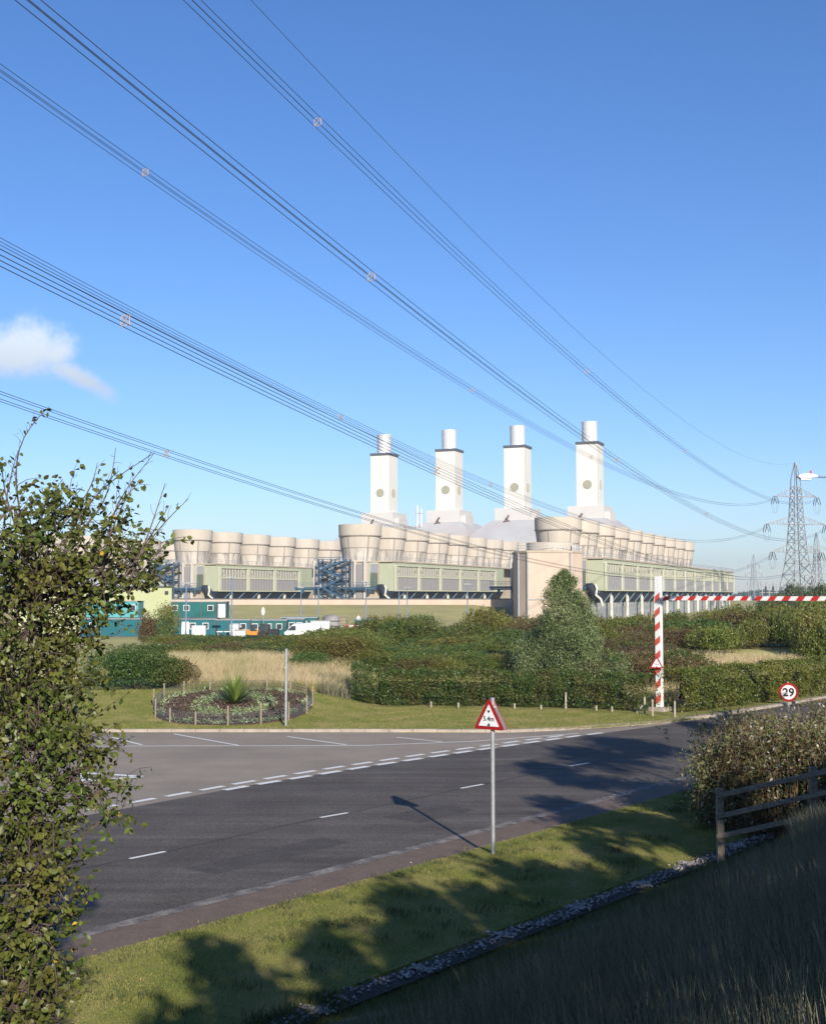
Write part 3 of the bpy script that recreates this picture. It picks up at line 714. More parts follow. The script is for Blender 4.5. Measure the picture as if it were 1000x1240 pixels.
cabin('dark green cabin stacked on top of the long cabin row', 207, 263, 166, 2.5, 2.3, M['teal'], (.09, .34, .86))
cabin('short cabin end with a white door, right end of the upper deck', 263.6, 274, 165.7, 2.5, 2.3, M['teal'], (), door=.5)
cabin('long blue teal cabin with two dark windows at ground level', 188, 262, 165, 0, 2.5, M['tealblue'], (.62, .83), door=.5)
cabin('ground level teal cabin right of the long one, behind the white table', 262.6, 303, 165, 0, 2.4, M['tealblue'], (.80,))
cabin('teal cabin with a projecting white porch roof behind the orange machine', 304, 347, 166, 0, 2.35, M['teal'], (.12, .5, .8), depth=4)
cabin('teal cabin farthest back and right, behind the white van', 341, 384, 176, 0, 2.5, M['teal'], (.64,), depth=4)
cabin('short teal cabin tucked behind the nose of the white van', 347.5, 368, 169, 0, 2.45, M['tealblue'], (.3, .75))
t = thing('industrial_hall', 'low yellow green hall with a pale flat roof, left behind the cabins', 'building', (at(208, 720, 180).x, 180, 0), R(12))
x0 = -22.; x1 = 0.
mb = MB(); mb.box(x0, x1, 0, 26, 0, 6.75)
for i in range(1, 40): mb.box(x0 + (x1 - x0) * i / 40 - .05, x0 + (x1 - x0) * i / 40 + .05, -.03, 0, .1, 6.7)
mb.build('wall', M['yellowgreen'], t)
mb = MB(); mb.box(x0 - .2, x1 + .2, -.25, 26.2, 6.75, 6.95); mb.build('roof_edge', M['dark'], t)
mb = MB(); mb.loft([[(x0, .3, 6.95), (x1, .3, 6.95), (x1, 26, 6.95), (x0, 26, 6.95)], [(x0, 5, 8.0), (x1 - 3, 5, 8.0), (x1 - 3, 22, 8.0), (x0, 22, 8.0)]]); mb.build('roof', M['white'], t)
mb = MB(); mb.box(x1 - 1.0, x1 - .5, -.15, 0, 5.7, 6.2); mb.build('wall_lamp', M['black'], t)
# lighting columns
LC = [(225.6, 707, 150, 'lighting column in front of the left end of the stacked green cabins'), (281, 700, 150, 'tall blue grey lighting column in front of the long cabin row'),
      (364.5, 712, 230, 'thin lighting column behind the farthest teal cabin'), (385.6, 710, 225, 'thin lighting column on the grass right of the cabins'),
      (443, 705, 190, 'lighting column beside the red barrier in the middle of the compound'), (493, 712, 200, 'lighting column rising out of the scrub under the middle towers'),
      (483, 716, 225, 'short lighting column just left of its twin in the middle scrub'), (566, 708, 200, 'lighting column in front of the right half of the middle towers')]
p0 = None
for (px, py, d, lb) in LC:
    top = at(px, py, d); H = top.z
    t = thing('lighting_column', lb, 'lamp post', (top.x, d, 0), 0, 'lighting columns in the compound')
    mb = MB(); mb.tube([(0, 0, 0), (0, 0, 1.2), (0, 0, 1.25), (0, 0, H)], [.13, .13, .10, .07], 8); mb.build('pole', M['bluegrey'], t, smooth=True)
    mb = MB(); mb.box(-.55, .55, -.3, .1, H, H + .16); mb.build('lamp_head', M['greysteel'], t)
# site clutter
def van(label, px, d, name='white_van', m='wpaint', L_=4.6):
    p = at(px, 720, d); t = thing(name, label, 'van', (p.x, d, 0))
    mb = MB(); pr = [(-2.3, .45), (2.2, .45), (2.25, 1.0), (2.0, 1.15), (1.3, 1.9), (.9, 2.05), (-2.25, 2.1)]
    mb.loft([[(-x, -.9, z) for x, z in pr], [(-x, .9, z) for x, z in pr]]); mb.build('body', M[m], t, bevel=.05)
    mb = MB(); mb.add([(-1.9, -.905, 1.2), (-1.32, -.905, 1.78), (-.8, -.905, 1.8), (-.8, -.905, 1.2)], [(0, 1, 2, 3)]); mb.build('window', M['glass'], t)
    for x in (-1.5, 1.4):
        for y in (-.92, .72):
            mb = MB(); mb.tube([(x, y, .36), (x, y + .2, .36)], .36, 16); mb.build('wheel', M['black'], t)
    return t
van('white van with its nose to the left in front of the farthest teal cabin', 378, 160)
van('white pickup van partly behind the scrub, left of the white van', 367, 156, 'white_car')
p = at(385, 720, 158)
t = thing('storage_box', 'large white storage box on the ground behind the white van', 'box', (p.x, 163, 0))
mb = MB(); mb.box(-1.3, 1.2, 0, 2, 0, 2.2); mb.build('wall', M['wpaint'], t); mb = MB(); mb.box(-1.4, 1.3, -.1, 2.1, 2.2, 2.3); mb.build('lid', M['greysteel'], t)
p = at(401, 720, 170); t = thing('storage_tank', 'grey round storage tank right of the white van', 'tank', (p.x, 170, 0))
mb = MB(); mb.lathe([(1.15, 0), (1.15, 2.6), (.9, 2.85), (.2, 2.95)], n=16); mb.build('drum', M['louvre'], t, smooth=True)
mb = MB()
for z in (.6, 1.3, 2.0): mb.lathe([(1.16, z), (1.22, z + .03), (1.22, z + .12), (1.16, z + .15)], n=16, cap=False)
mb.build('hoop', M['dark'], t)
p = at(411, 720, 172); t = thing('timber_stack', 'brown stacked timber crate beside the grey tank', 'crate', (p.x, 172, 0))
mb = MB()
for k in range(6): mb.box(-.9, .9, 0, 1.6, k * .42, k * .42 + .36)
mb.build('board', M['wood'], t)
# orange excavator
p = at(307, 720, 157); t = thing('orange_excavator', 'small orange excavator with a raised arm in front of the teal cabins', 'excavator', (p.x, 157, .1)); t.scale = (.55, .55, .72)
mb = MB(); mb.box(-1.1, 1.0, -.7, .7, .7, 1.35); mb.box(-1.5, -1.0, -.65, .65, .8, 1.7); mb.build('body', M['orange'], t, bevel=.05)
mb = MB(); mb.box(-.5, .5, -.6, .6, 1.36, 2.5); mb.build('cab', M['glass'], t, bevel=.05)
mb = MB()
for y in (-.75, .45): mb.box(-1.4, 1.4, y, y + .3, 0, .6)
mb.build('track', M['black'], t, bevel=.12)
mb = MB(); mb.bar((.9, 0, 1.2), (1.9, 0, 2.6), .22, .3); mb.bar((1.9, 0, 2.6), (2.9, 0, 1.3), .2, .25); mb.build('boom', M['orange'], t)
mb = MB(); mb.add([(2.6, -.4, 1.3), (3.2, -.4, 1.4), (3.1, -.4, .6), (2.5, -.4, .7), (2.6, .4, 1.3), (3.2, .4, 1.4), (3.1, .4, .6), (2.5, .4, .7)], [(0, 1, 2, 3), (4, 5, 6, 7), (0, 1, 5, 4), (1, 2, 6, 5), (2, 3, 7, 6)]); mb.build('bucket', M['dark'], t)
# dark machine next to it
p = at(325, 720, 156); t = thing('dark_tractor', 'dark wheeled tractor beside the orange excavator', 'tractor', (p.x, 156, .1)); t.scale = (.8, .8, .85)
mb = MB(); mb.box(-.2, 1.7, -.4, .4, .8, 1.5); mb.build('bonnet', M['black'], t, bevel=.06)
mb = MB(); mb.box(-1.2, -.1, -.55, .55, .9, 2.3); mb.build('cab', M['glass'], t, bevel=.05)
for x, r in ((-.8, .75), (1.3, .5)):
    for y in (-.75, .45):
        mb = MB(); mb.tube([(x, y, r - .1), (x, y + .3, r - .1)], r, 16); mb.build('wheel', M['black'], t)
# table, skip, barrier, satellite dish, person
p = at(276, 720, 158); t = thing('work_table', 'white topped work table in front of the ground level cabin', 'table', (p.x, 158, 0))
mb = MB(); mb.box(-1.3, 1.3, -.5, .5, .95, 1.05); mb.build('table_top', M['wpaint'], t)
for x in (-1.2, 1.1):
    for y in (-.45, .37): mb = MB(); mb.box(x, x + .08, y, y + .08, 0, .95); mb.build('leg', M['greysteel'], t)
p = at(241, 720, 159); t = thing('switch_cabinet', 'light grey equipment cabinet standing before the long cabin', 'cabinet', (p.x, 159, 0))
mb = MB(); mb.box(-.9, .9, 0, .7, .1, 1.75); mb.build('body', M['galv'], t, bevel=.03); mb = MB(); mb.box(-.85, -.03, -.03, 0, .15, 1.7); mb.box(.03, .85, -.03, 0, .15, 1.7); mb.build('door', M['wpaint'], t)
p = at(284, 720, 162); t = thing('water_container', 'white plastic container in a cage beside the work table', 'container', (p.x, 162, 0))
mb = MB(); mb.box(-.55, .55, 0, 1.1, .15, 1.9); mb.build('bottle', M['wpaint'], t, bevel=.08)
mb = MB()
for z in (.3, .8, 1.3, 1.8): mb.box(-.6, .6, -.05, -.01, z, z + .05)
for x in (-.6, -.2, .2, .55): mb.box(x, x + .05, -.05, -.01, .1, 1.9)
mb.build('cage', M['greysteel'], t)
p = at(296, 720, 158); t = thing('white_skip', 'white open skip left of the orange excavator', 'skip', (p.x, 158, 0))
mb = MB(); mb.loft([[(-.7, -.6, .1), (.7, -.6, .1), (.7, .6, .1), (-.7, .6, .1)], [(-1.1, -.7, 1.25), (1.1, -.7, 1.25), (1.1, .7, 1.25), (-1.1, .7, 1.25)]]); mb.build('bin', M['wpaint'], t)
mb = MB(); mb.box(-1.15, 1.15, -.75, -.68, 1.15, 1.28); mb.build('rim', M['greysteel'], t)
p = at(321, 740, 167); t = thing('satellite_dish', 'white satellite dish on a mast above the porch cabin', 'satellite dish', (p.x, 165, 0))
mb = MB(); mb.tube([(0, 0, 0), (0, 0, 3.4)], .05, 8); mb.build('mast', M['greysteel'], t)
mb = MB(); rings = []
for r, d in ((.05, 0), (.3, -.04), (.55, -.14)): rings.append([(r * .35 * math.cos(2 * PI * k / 16), d - .1 + .3 * r * math.cos(2 * PI * k / 16), 3.5 + r * math.sin(2 * PI * k / 16)) for k in range(16)])
mb.loft(rings, cap=False); mb.build('dish', M['wpaint'], t)
p = at(428, 757, 190); t = thing('road_barrier', 'red and white plank barrier beside the person in the compound', 'barrier', (p.x, 190, 0))
mb = MB()
for x in (-2.3, 0, 2.2): mb.box(x, x + .12, 0, .4, 0, 1.0)
mb.build('leg', M['wpaint'], t)
mb = MB(); 
for k in range(8): mb.box(-2.6 + k * .65, -2.6 + k * .65 + .64, -.05, 0, .75, 1.05, k % 2)
mb.build('plank', [M['red'], M['wpaint']], t)
p = at(449, 760, 186); t = thing('red_car', 'red car half hidden by scrub, right of the person in the compound', 'car', (p.x, 186, 0))
mb = MB(); pr = [(-2.0, .3), (2.0, .3), (2.05, .8), (1.2, .9), (.6, 1.4), (-1.0, 1.42), (-1.7, .9), (-2.05, .8)]
mb.loft([[(x, -.8, z) for x, z in pr], [(x, .8, z) for x, z in pr]]); mb.build('body', M['red'], t, bevel=.06)
mb = MB(); mb.add([(1.0, -.81, .92), (.52, -.81, 1.32), (-.95, -.81, 1.34), (-1.45, -.81, .92)], [(0, 1, 2, 3)]); mb.build('window', M['glass'], t)
for x in (-1.3, 1.3):
    for y in (-.85, .65): mb = MB(); mb.tube([(x, y, .32), (x, y + .2, .32)], .32, 16); mb.build('wheel', M['black'], t)
p = at(447, 757, 196); t = thing('blue_container', 'small blue green container behind the red car', 'container', (p.x, 196, 0))
mb = MB(); mb.box(-2.3, 2.3, 0, 2, 0, 1.8)
for k in range(12): mb.box(-2.2 + k * .38, -2.2 + k * .38 + .12, -.05, 0, .1, 1.7)
mb.build('wall', M['tealblue'], t); mb = MB(); mb.box(-2.35, 2.35, -.08, 2.05, 1.8, 1.9); mb.build('lid', M['greysteel'], t)

def person(label, loc, h=1.75, shirt=(.6, .6, .58), trousers=(.02, .02, .025), rz=0):
    """one continuous skinned body with clothing colours by height"""
    me = bpy.data.meshes.new('person')
    J = {'pel': (0, 0, .95, .15, .11), 'bel': (0, 0, 1.12, .14, .10), 'che': (0, .01, 1.32, .17, .11), 'nec': (0, 0, 1.48, .06, .06), 'hea': (0, -.02, 1.60, .085, .10), 'top': (0, -.01, 1.70, .07, .085)}
    V = []; E_ = []; Rr = []; ix = {}
    def ad(k, p, a, b=None):
        ix[k] = len(V); V.append(p); Rr.append((a, b or a))
    for k, (x, y, z, a, b) in J.items(): ad(k, (x, y, z), a, b)
    for a, b in (('pel', 'bel'), ('bel', 'che'), ('che', 'nec'), ('nec', 'hea'), ('hea', 'top')): E_.append((ix[a], ix[b]))
    for s, nm in ((-1, 'l'), (1, 'r')):
        ad('hip' + nm, (s * .10, 0, .88), .085); ad('kn' + nm, (s * .12, -.02 + s * .05, .50), .058); ad('an' + nm, (s * .13, .02 + s * .08, .09), .04); ad('to' + nm, (s * .14, -.14 + s * .08, .04), .04, .03)
        ad('sh' + nm, (s * .19, .01, 1.40), .058); ad('el' + nm, (s * .25, .03, 1.12), .042); ad('wr' + nm, (s * .22, -.12, .92), .028); ad('ha' + nm, (s * .21, -.17, .84), .035, .02)
        for a, b in (('pel', 'hip' + nm), ('hip' + nm, 'kn' + nm), ('kn' + nm, 'an' + nm), ('an' + nm, 'to' + nm), ('che', 'sh' + nm), ('sh' + nm, 'el' + nm), ('el' + nm, 'wr' + nm), ('wr' + nm, 'ha' + nm)): E_.append((ix[a], ix[b]))
    me.from_pydata(V, E_, []); o = bpy.data.objects.new('person', me); C.objects.link(o)
    sk = o.modifiers.new('skin', 'SKIN'); o.modifiers.new('sub', 'SUBSURF').levels = 1; o.modifiers['sub'].render_levels = 1
    for i, d in enumerate(me.skin_vertices[0].data): d.radius = Rr[i]; d.use_root = (i == 0)
    m = bpy.data.materials.new('clothed_figure'); m.use_nodes = True; n = m.node_tree.nodes; l = m.node_tree.links
    tc = n.new('ShaderNodeTexCoord'); sp = n.new('ShaderNodeSeparateXYZ'); cr = n.new('ShaderNodeValToRGB'); mp = n.new('ShaderNodeMapRange')
    l.new(tc.outputs['Object'], sp.inputs[0]); l.new(sp.outputs['Z'], mp.inputs['Value']); mp.inputs['From Max'].default_value = 1.8; l.new(mp.outputs[0], cr.inputs[0])
    cr.color_ramp.interpolation = 'CONSTANT'; e = cr.color_ramp.elements; e[0].position = 0; e[0].color = (.02, .015, .01, 1); e[1].position = .06; e[1].color = (*trousers, 1)
    for p_, c_ in ((.53, shirt), (.82, (.5, .3, .22)), (.93, (.7, .65, .3))): q = e.new(p_); q.color = (*c_, 1)
    l.new(cr.outputs[0], n['Principled BSDF'].inputs['Base Color']); n['Principled BSDF'].inputs['Roughness'].default_value = .8
    dg = bpy.context.evaluated_depsgraph_get(); me2 = bpy.data.meshes.new_from_object(o.evaluated_get(dg)); me2.materials.clear(); me2.materials.append(m)
    me2.polygons.foreach_set('use_smooth', [True] * len(me2.polygons))
    o.modifiers.clear(); o.data = me2; o.location = loc; o.rotation_euler.z = rz; o.scale = (h / 1.78,) * 3
    return tag(o, label, 'person')
p = at(434, 752, 180)
person('person in a white hard hat, pale top and dark trousers standing by the red barrier', (p.x, 180, .9), 2.0)
t = thing('spoil_heap', 'low heap of earth under the standing person', 'heap', (p.x, 181, 0))
mb = MB(); rings = []
for r, z in ((5, -.1), (3.6, .4), (2.4, .75), (1.2, .88), (.2, .9)): rings.append([(r * (1 + .12 * math.sin(3 * k + z * 5)) * math.cos(2 * PI * k / 18), r * .7 * math.sin(2 * PI * k / 18), z) for k in range(18)])
mb.loft(rings); mb.build('earth', M['land'], t, smooth=True)
person('person in a dark coat among the machines by the teal cabins', (at(292, 760, 160).x, 160, .0), 1.8, (.03, .03, .04), rz=.6)

#@@PYLON
# ------------------------------------------------------------------ pylons and power lines
def pylon(label, loc, rz=0, k=1.0, thick=.25, simple=False):
    t = thing('electricity_pylon', label, 'pylon', loc, rz, 'electricity pylons')
    prof = [(0, 4.9), (7, 4.05), (15.8, 2.75), (19.4, 2.35), (28.4, 1.75), (37.4, 1.35), (43.5, 1.0), (48.6, .06)]
    prof = [(z * k, w_ * k) for z, w_ in prof]
    hw = lambda z: float(np.interp(z, [p[0] for p in prof], [p[1] for p in prof]))
    mb = MB()
    for (z0, w0), (z1, w1) in zip(prof[:-1], prof[1:]):
        for sx, sy in ((1, 1), (1, -1), (-1, 1), (-1, -1)): mb.bar((sx * w0, sy * w0, z0), (sx * w1, sy * w1, z1), thick)
    lv = [0, 7, 12, 15.8, 19.4, 22.4, 25.4, 28.4, 31.4, 34.4, 37.4, 40.5]
    if simple: lv = [0, 8, 15.8, 19.4, 24, 28.4, 33, 37.4]
    lv = [z * k for z in lv]
    for z0, z1 in zip(lv[:-1], lv[1:]):
        a, b = hw(z0), hw(z1)
        for (p, q) in (((-1, -1), (1, -1)), ((1, -1), (1, 1)), ((1, 1), (-1, 1)), ((-1, 1), (-1, -1))):
            mb.bar((p[0] * a, p[1] * a, z0), (q[0] * b, q[1] * b, z1), thick * .55); mb.bar((q[0] * a, q[1] * a, z0), (p[0] * b, p[1] * b, z1), thick * .55)
            mb.bar((p[0] * b, p[1] * b, z1), (q[0] * b, q[1] * b, z1), thick * .55)
    mb.build('tower_body', M['lattice'], t)
    for z, l_ in ((19.4, 9.3), (28.4, 11.2), (37.4, 8.0)):
        z *= k; l_ *= k; a = hw(z)
        for s in (-1, 1):
            mb = MB(); tip = (s * l_, 0, z)
            for y in (-a, a):
                mb.bar((s * a, y, z), tip, thick * .8); mb.bar((s * a, y, z + 2.3 * k), tip, thick * .6)
            if not simple:
                for f in (.25, .5, .75):
                    for y in (-1, 1):
                        P0 = Vector((s * a, y * a, z)).lerp(Vector(tip), f); P1 = Vector((s * a, y * a, z + 2.3 * k)).lerp(Vector(tip), f); mb.bar(P0, P1, thick * .4)
                    mb.bar(Vector((s * a, -a, z)).lerp(Vector(tip), f), Vector((s * a, a, z)).lerp(Vector(tip), f), thick * .4)
            ar = mb.build('cross_arm', M['lattice'], t)
            mb = MB()
            if simple: mb.tube([(s * l_, 0, z), (s * l_, 0, z - 3.5 * k)], .2, 6)
            else:
                for dy in (-1, 1):
                    for dx in (-.35, .35):
                        pts = [(s * l_ + dx, dy * .3, z - .15), (s * l_ + dx * 1.3 , dy * .9, z - 1.2), (s * l_ + dx, dy * 1.5, z - 2.6)]
                        mb.tube(pts, .12, 6)
                # jumper loops
                for dx in (-.3, .3): mb.tube([(s * l_ + dx + .9 * math.sin(a2) * 0, 1.5 * math.cos(a2), z - 2.6 - 3.0 * math.sin(a2)) for a2 in np.linspace(0, PI, 9)], .025, 5)
            mb.build('insulator', M['insul'], ar)
    return t
PYL = (124, 400, 0); AZ = .32
pylon('large tension pylon rising above the scrub at the right, all lines end on it', PYL, AZ)
pylon('small faint pylon far off between the towers and the large pylon', (at(913, 720, 1100).x, 1100, 0), .5, .85, .32, True)
pylon('pale pylon directly behind the large one at the right edge', (at(990, 720, 640).x, 640, 0), .2, .78, .26, True)
NEAR = (-55.35, -30.0); AN = .06
arms = {'RT': (8, 37.4, 46.2, 14.55), 'LT': (-8, 37.4, 48.8, 16.46), 'RM': (11.2, 28.4, 37.4, 15.0), 'LM': (-11.2, 28.4, 41.84, 17.15), 'RL': (9.3, 19.4, 27.7, 13.97), 'LL': (-9.3, 19.4, 30.18, 15.07)}
labels = {'RT': 'topmost bundle of four wires, running from top centre left to the top right pylon arm', 'LT': 'bundle of four wires third down at the left edge, crossing two chimney tops',
          'RM': 'bundle of four wires leaving the top left corner of the sky', 'LM': 'upper of the two wire bundles crossing just above the white cloud',
          'RL': 'lower of the two wire bundles crossing just above the white cloud', 'LL': 'lowest wire bundle, passing over the birch tree top'}
sp_at = {'RT': (407, 712, 832), 'LT': (192, 563, 721), 'RM': (457, 747, 858), 'LM': (407, 600), 'RL': (143, 530, 692), 'LL': (177, 608)}
def span(o, z0, z1, sag, n=90):
    A = Vector((PYL[0] + o * math.cos(AZ), PYL[1] + o * math.sin(AZ), z0)); B = Vector((NEAR[0] + o * math.cos(AN), NEAR[1] + o * math.sin(AN), z1))
    r = []
    for i in range(n + 1):
        t_ = i / n; p = A.lerp(B, t_); p.z -= 4 * sag * t_ * (1 - t_); r.append(p)
    return r
dirs = (Vector((NEAR[0] - PYL[0], NEAR[1] - PYL[1], 0))).normalized(); side = Vector((-dirs.y, dirs.x, 0))
def cpx(p):
    f = p.y * math.cos(PITCH) + (p.z - CAMZ) * math.sin(PITCH); return 500 + 1500 * p.x / f if f > 5 else -9999
for k_, (o, z0, z1, sg) in arms.items():
    pts = span(o, z0 - 1.0, z1, sg)
    t = thing('power_line', labels[k_], 'power line', pts[0], 0, 'overhead power lines'); org = pts[0]
    for a, b in ((-.21, -.21), (.21, -.21), (.21, .21), (-.21, .21)):
        mb = MB(); q = [p - org + side * a + Vector((0, 0, b)) for p in pts]
        mb.tube(q, .019, 5, cap=False); mb.build('wire', M['wire'], t)
    for sx in sp_at[k_]:
        j = min(range(len(pts)), key=lambda i: abs(cpx(pts[i]) - sx)); p = pts[j] - org; mb = MB()
        c = [p + side * a * .22 + Vector((0, 0, b * .22)) for a, b in ((-1, -1), (1, -1), (1, 1), (-1, 1))]
        for i in range(4): mb.bar(c[i], c[(i + 1) % 4], .035)
        mb.bar(c[0], c[2], .045); mb.bar(c[1], c[3], .045); mb.build('spacer', M['spacer'], t)
mb = MB(); mb.tube(span(0, 48.4, 59.8, 17.19), .019, 5, cap=False); o = mb.build('earth_wire', M['wire']); tag(o, 'single thin wire highest in the sky, ending on the pylon peak', 'power line', 'overhead power lines')

#@@STREET
# ------------------------------------------------------------------ street furniture
def tri_sign(t, c, right, up, nrm, side_, rim=.13, text='5.4m'):
    """rounded triangular height-limit sign; c centroid of base middle"""
    h = side_ * .866; right, up, nrm, c = map(Vector, (right, up, nrm, c))
    def ring(s, off, rad, k=5):
        cc = c + up * h / 3
        out = []
        for a0 in (210, 330, 90):
            v = Vector((math.cos(R(a0)), math.sin(R(a0)))) * (s / math.sqrt(3) - 2 * rad)
            for j in range(k):
                a = R(a0 - 60 + 120 * j / (k - 1)); q = v + Vector((math.cos(a), math.sin(a))) * rad
                out.append(cc + right * q.x + up * q.y + nrm * off)
        return out
    mb = MB(); mb.loft([ring(side_, -.012, side_ * .045), ring(side_, .012, side_ * .045)]); p1 = mb.build('sign_plate', [M['signred']], t)
    mb = MB(); mb.loft([ring(side_ * .68, .0125, .006), ring(side_ * .68, .016, .006)]); mb.build('sign_face', M['signwhite'], p1)
    bk = MB(); bk.loft([ring(side_ * .985, -.0125, side_ * .045), ring(side_ * .985, -.0165, side_ * .045)]); bk.build('sign_back', M['galv'], p1)
    mb = MB(); cc = c + nrm * .019; w_ = side_ * .055
    def tri(cy, s): mb.poly([cc + right * -w_ + up * cy, cc + right * w_ + up * cy, cc + up * (cy - s * w_ * 1.5)])
    tri(h * .60, 1); tri(h * .115, -1); mb.build('arrow_mark', M['black'], p1)
    text_mesh(text, side_ * .185, cc + up * h * .27, right, up, M['black'], p1)
    return p1
def text_mesh(s, size, pos, right, up, m, parent, bold=.015):
    cu = bpy.data.curves.new('lettering', 'FONT'); cu.body = s; cu.size = size; cu.align_x = 'CENTER'; cu.offset = bold * size; cu.resolution_u = 6; cu.extrude = .001
    o = bpy.data.objects.new('tmp', cu); C.objects.link(o)
    dg = bpy.context.evaluated_depsgraph_get(); me = bpy.data.meshes.new_from_object(o.evaluated_get(dg)); bpy.data.objects.remove(o)
    nrm = Vector(right).cross(Vector(up)); mt = Matrix((( *right, ), (*up, ), (*nrm, ))).transposed().to_4x4(); mt.translation = pos
    me.transform(mt); me.materials.clear(); me.materials.append(m)
    q = bpy.data.objects.new('lettering', me); C.objects.link(q); q.parent = parent; return q
Z3 = Vector((0, 0, 1))
# sign post on the near lawn
b = G(597, 1034, .08); H = at(597, 845, b.y).z - b.z
t = thing('height_limit_sign', 'triangular height limit sign on a tall grey pole on the near lawn', 'road sign', b, 0)
mb = MB(); mb.lathe([(.045, -.2), (.045, H - .05), (.05, H - .05), (.05, H)], n=16); mb.build('pole', M['galv'], t, smooth=True)
ang_ = R(-38); rt = Vector((math.cos(ang_), math.sin(ang_), 0)); nm = Vector((rt.y, -rt.x, 0))     # faces the left-hand traffic
side_s = 36 / 1500 * b.y / .866 * 1.06
tri_sign(t, Vector((0, 0, H - .69)) + nm * .075 - rt * .04, rt, Z3, nm, side_s)
tri_sign(t, Vector((0, 0, H - .69)) - nm * .075 - rt * .04, -rt, Z3, -nm, side_s)
mb = MB()
for z in (H - .22, H - .58): mb.box(-.07, .07, -.07, .07, z, z + .04)
mb.build('clamp', M['galv'], t)
# goalpost height barrier
b = G(799, 862, .1); Hp = at(799, 698, b.y).z
t = thing('height_barrier', 'red and white striped goalpost barrier spanning the road at the right', 'height barrier', (b.x, b.y, 0))
zb_ = at(812, 724.5, b.y).z; sq = .27; LEN = 15.5
def post(off):
    c = E1 * off
    mb = MB(); mb.frame(c - E1 * sq / 2 - U1 * sq / 2 + Z3 * .2, E1 * sq, U1 * sq, Z3 * (Hp - .2)); p = mb.build('post', M['wpaint'], t)
    mb = MB(); z = .45
    while z < Hp - .75:
        for (o_, d_, e_) in ((-U1 * (sq / 2 + .004), E1, -1), ):
            a = c + o_ - d_ * sq / 2; q = a + d_ * sq
            mb.add([a + Z3 * z, q + Z3 * (z + .22), q + Z3 * (z + .54), a + Z3 * (z + .32)], [(0, 1, 2, 3)])
        z += .69
    mb.build('stripe', M['redtape'], p)
    mb = MB(); mb.frame(c - E1 * .42 - U1 * .42 + Z3 * -.1, E1 * .84, U1 * .84, Z3 * .42); mb.build('footing', M['kerb'], t, bevel=.03)
post(0); post(LEN)
mb = MB(); bh = .2; p0 = E1 * .14 + U1 * -.1 + Z3 * (zb_ - bh / 2); mb.frame(p0, E1 * (LEN - .3), U1 * .2, Z3 * bh); cb = mb.build('crossbar', M['wpaint'], t)
mb = MB(); s_ = .1
while s_ < LEN - .8:
    a = E1 * (.14 + s_) - U1 * .104 + Z3 * (zb_ - bh / 2)
    mb.add([a, a + E1 * .32, a + E1 * .47 + Z3 * bh, a + E1 * .15 + Z3 * bh], [(0, 1, 2, 3)])
    a = E1 * (.14 + s_) - U1 * .1 + Z3 * (zb_ - bh / 2 - .004)
    s_ += .655
mb.build('stripe', M['red'], cb)
ang_ = R(-18); rt = Vector((math.cos(ang_), math.sin(ang_), 0)); nm = Vector((rt.y, -rt.x, 0))
zs = at(797, 809, b.y).z
tri_sign(t, Vector((-.1, 0, zs)) + nm * .28 , rt, Z3, nm, .68)
mb = MB(); mb.frame(Vector((-.1, 0, zs + .1)) + nm * .12 - rt * .04, rt * .08, nm * .14, Z3 * .05); mb.build('bracket', M['galv'], t)
# round sign behind the weeds
p = at(954.5, 838.5, 42); b = Vector((p.x, p.y, 0))
t = thing('round_limit_sign', 'round red rimmed number sign poking above the weeds at the right', 'road sign', b)
mb = MB(); mb.tube([(0, .04, 0), (0, .04, p.z + .35)], .038, 12); mb.build('pole', M['galv'], t)
rt = Vector((math.cos(R(-12)), math.sin(R(-12)), 0)); nm = Vector((rt.y, -rt.x, 0))
def disc(r0, off, m, name, par, r1=None):
    mb = MB(); n = 32; mk = lambda r, o_: [Vector((0, 0, p.z)) + rt * r * math.cos(2 * PI * k / n) + Z3 * r * math.sin(2 * PI * k / n) + nm * o_ for k in range(n)]
    mb.loft([mk(r0, off), mk(r0, off + .004)]); return mb.build(name, m, par)
rr_ = .315
pl = disc(rr_, .01, M['signred'], 'sign_plate', t); disc(rr_ * .76, .016, M['signwhite'], 'sign_face', pl)
text_mesh('29', .38, Vector((0, 0, p.z - .125)) + nm * .026, rt, Z3, M['black'], pl, .03)
# plain pole by the flower bed
b = G(346, 878, .15); H = at(346, 787, b.y).z
t = thing('bare_pole', 'plain grey pole in front of the round flower bed', 'pole', b)
mb = MB(); mb.lathe([(.055, -.2), (.055, H - .2), (.065, H - .2), (.065, H - .15), (.05, H - .15), (.05, H - .1)], n=12); mb.build('tube', M['galv'], t, smooth=True)
mb = MB(); mb.box(-.07, .07, -.07, .07, H * .72, H * .72 + .06); mb.build('clamp', M['galv'], t)
# street lamp whose head reaches into the frame
p = at(978, 577, 48); q = at(1060, 583, 48); 
t = thing('street_lamp', 'street lamp reaching in from the right edge, white head and thin arm', 'street lamp', (q.x, 48, 0))
hx = p.x - q.x; hz = p.z
mb = MB(); mb.tube([(0, 0, 0), (0, 0, 1.4), (0, 0, 1.45), (0, 0, hz - 1.0), (-.15, 0, hz - .5), (-.6, 0, hz - .12), (hx + .3, 0, hz + .0)], [.10, .10, .08, .06, .05, .04, .035], 10); mb.build('column', M['bluegrey'], t, smooth=True)
mb = MB(); A = [(-.42, -.02), (-.36, .07), (-.1, .12), (.25, .09), (.36, .04), (.36, -.03), (.1, -.07), (-.3, -.09)]
mb.loft([[(hx + a_, -.13, hz + b_) for a_, b_ in A], [(hx + a_, .13, hz + b_) for a_, b_ in A]]); hd = mb.build('lamp_head', M['wpaint'], t, bevel=.03)
mb = MB(); mb.box(hx - .3, hx + .1, -.1, .1, hz - .14, hz - .085); mb.build('lens', M['galv'], hd)
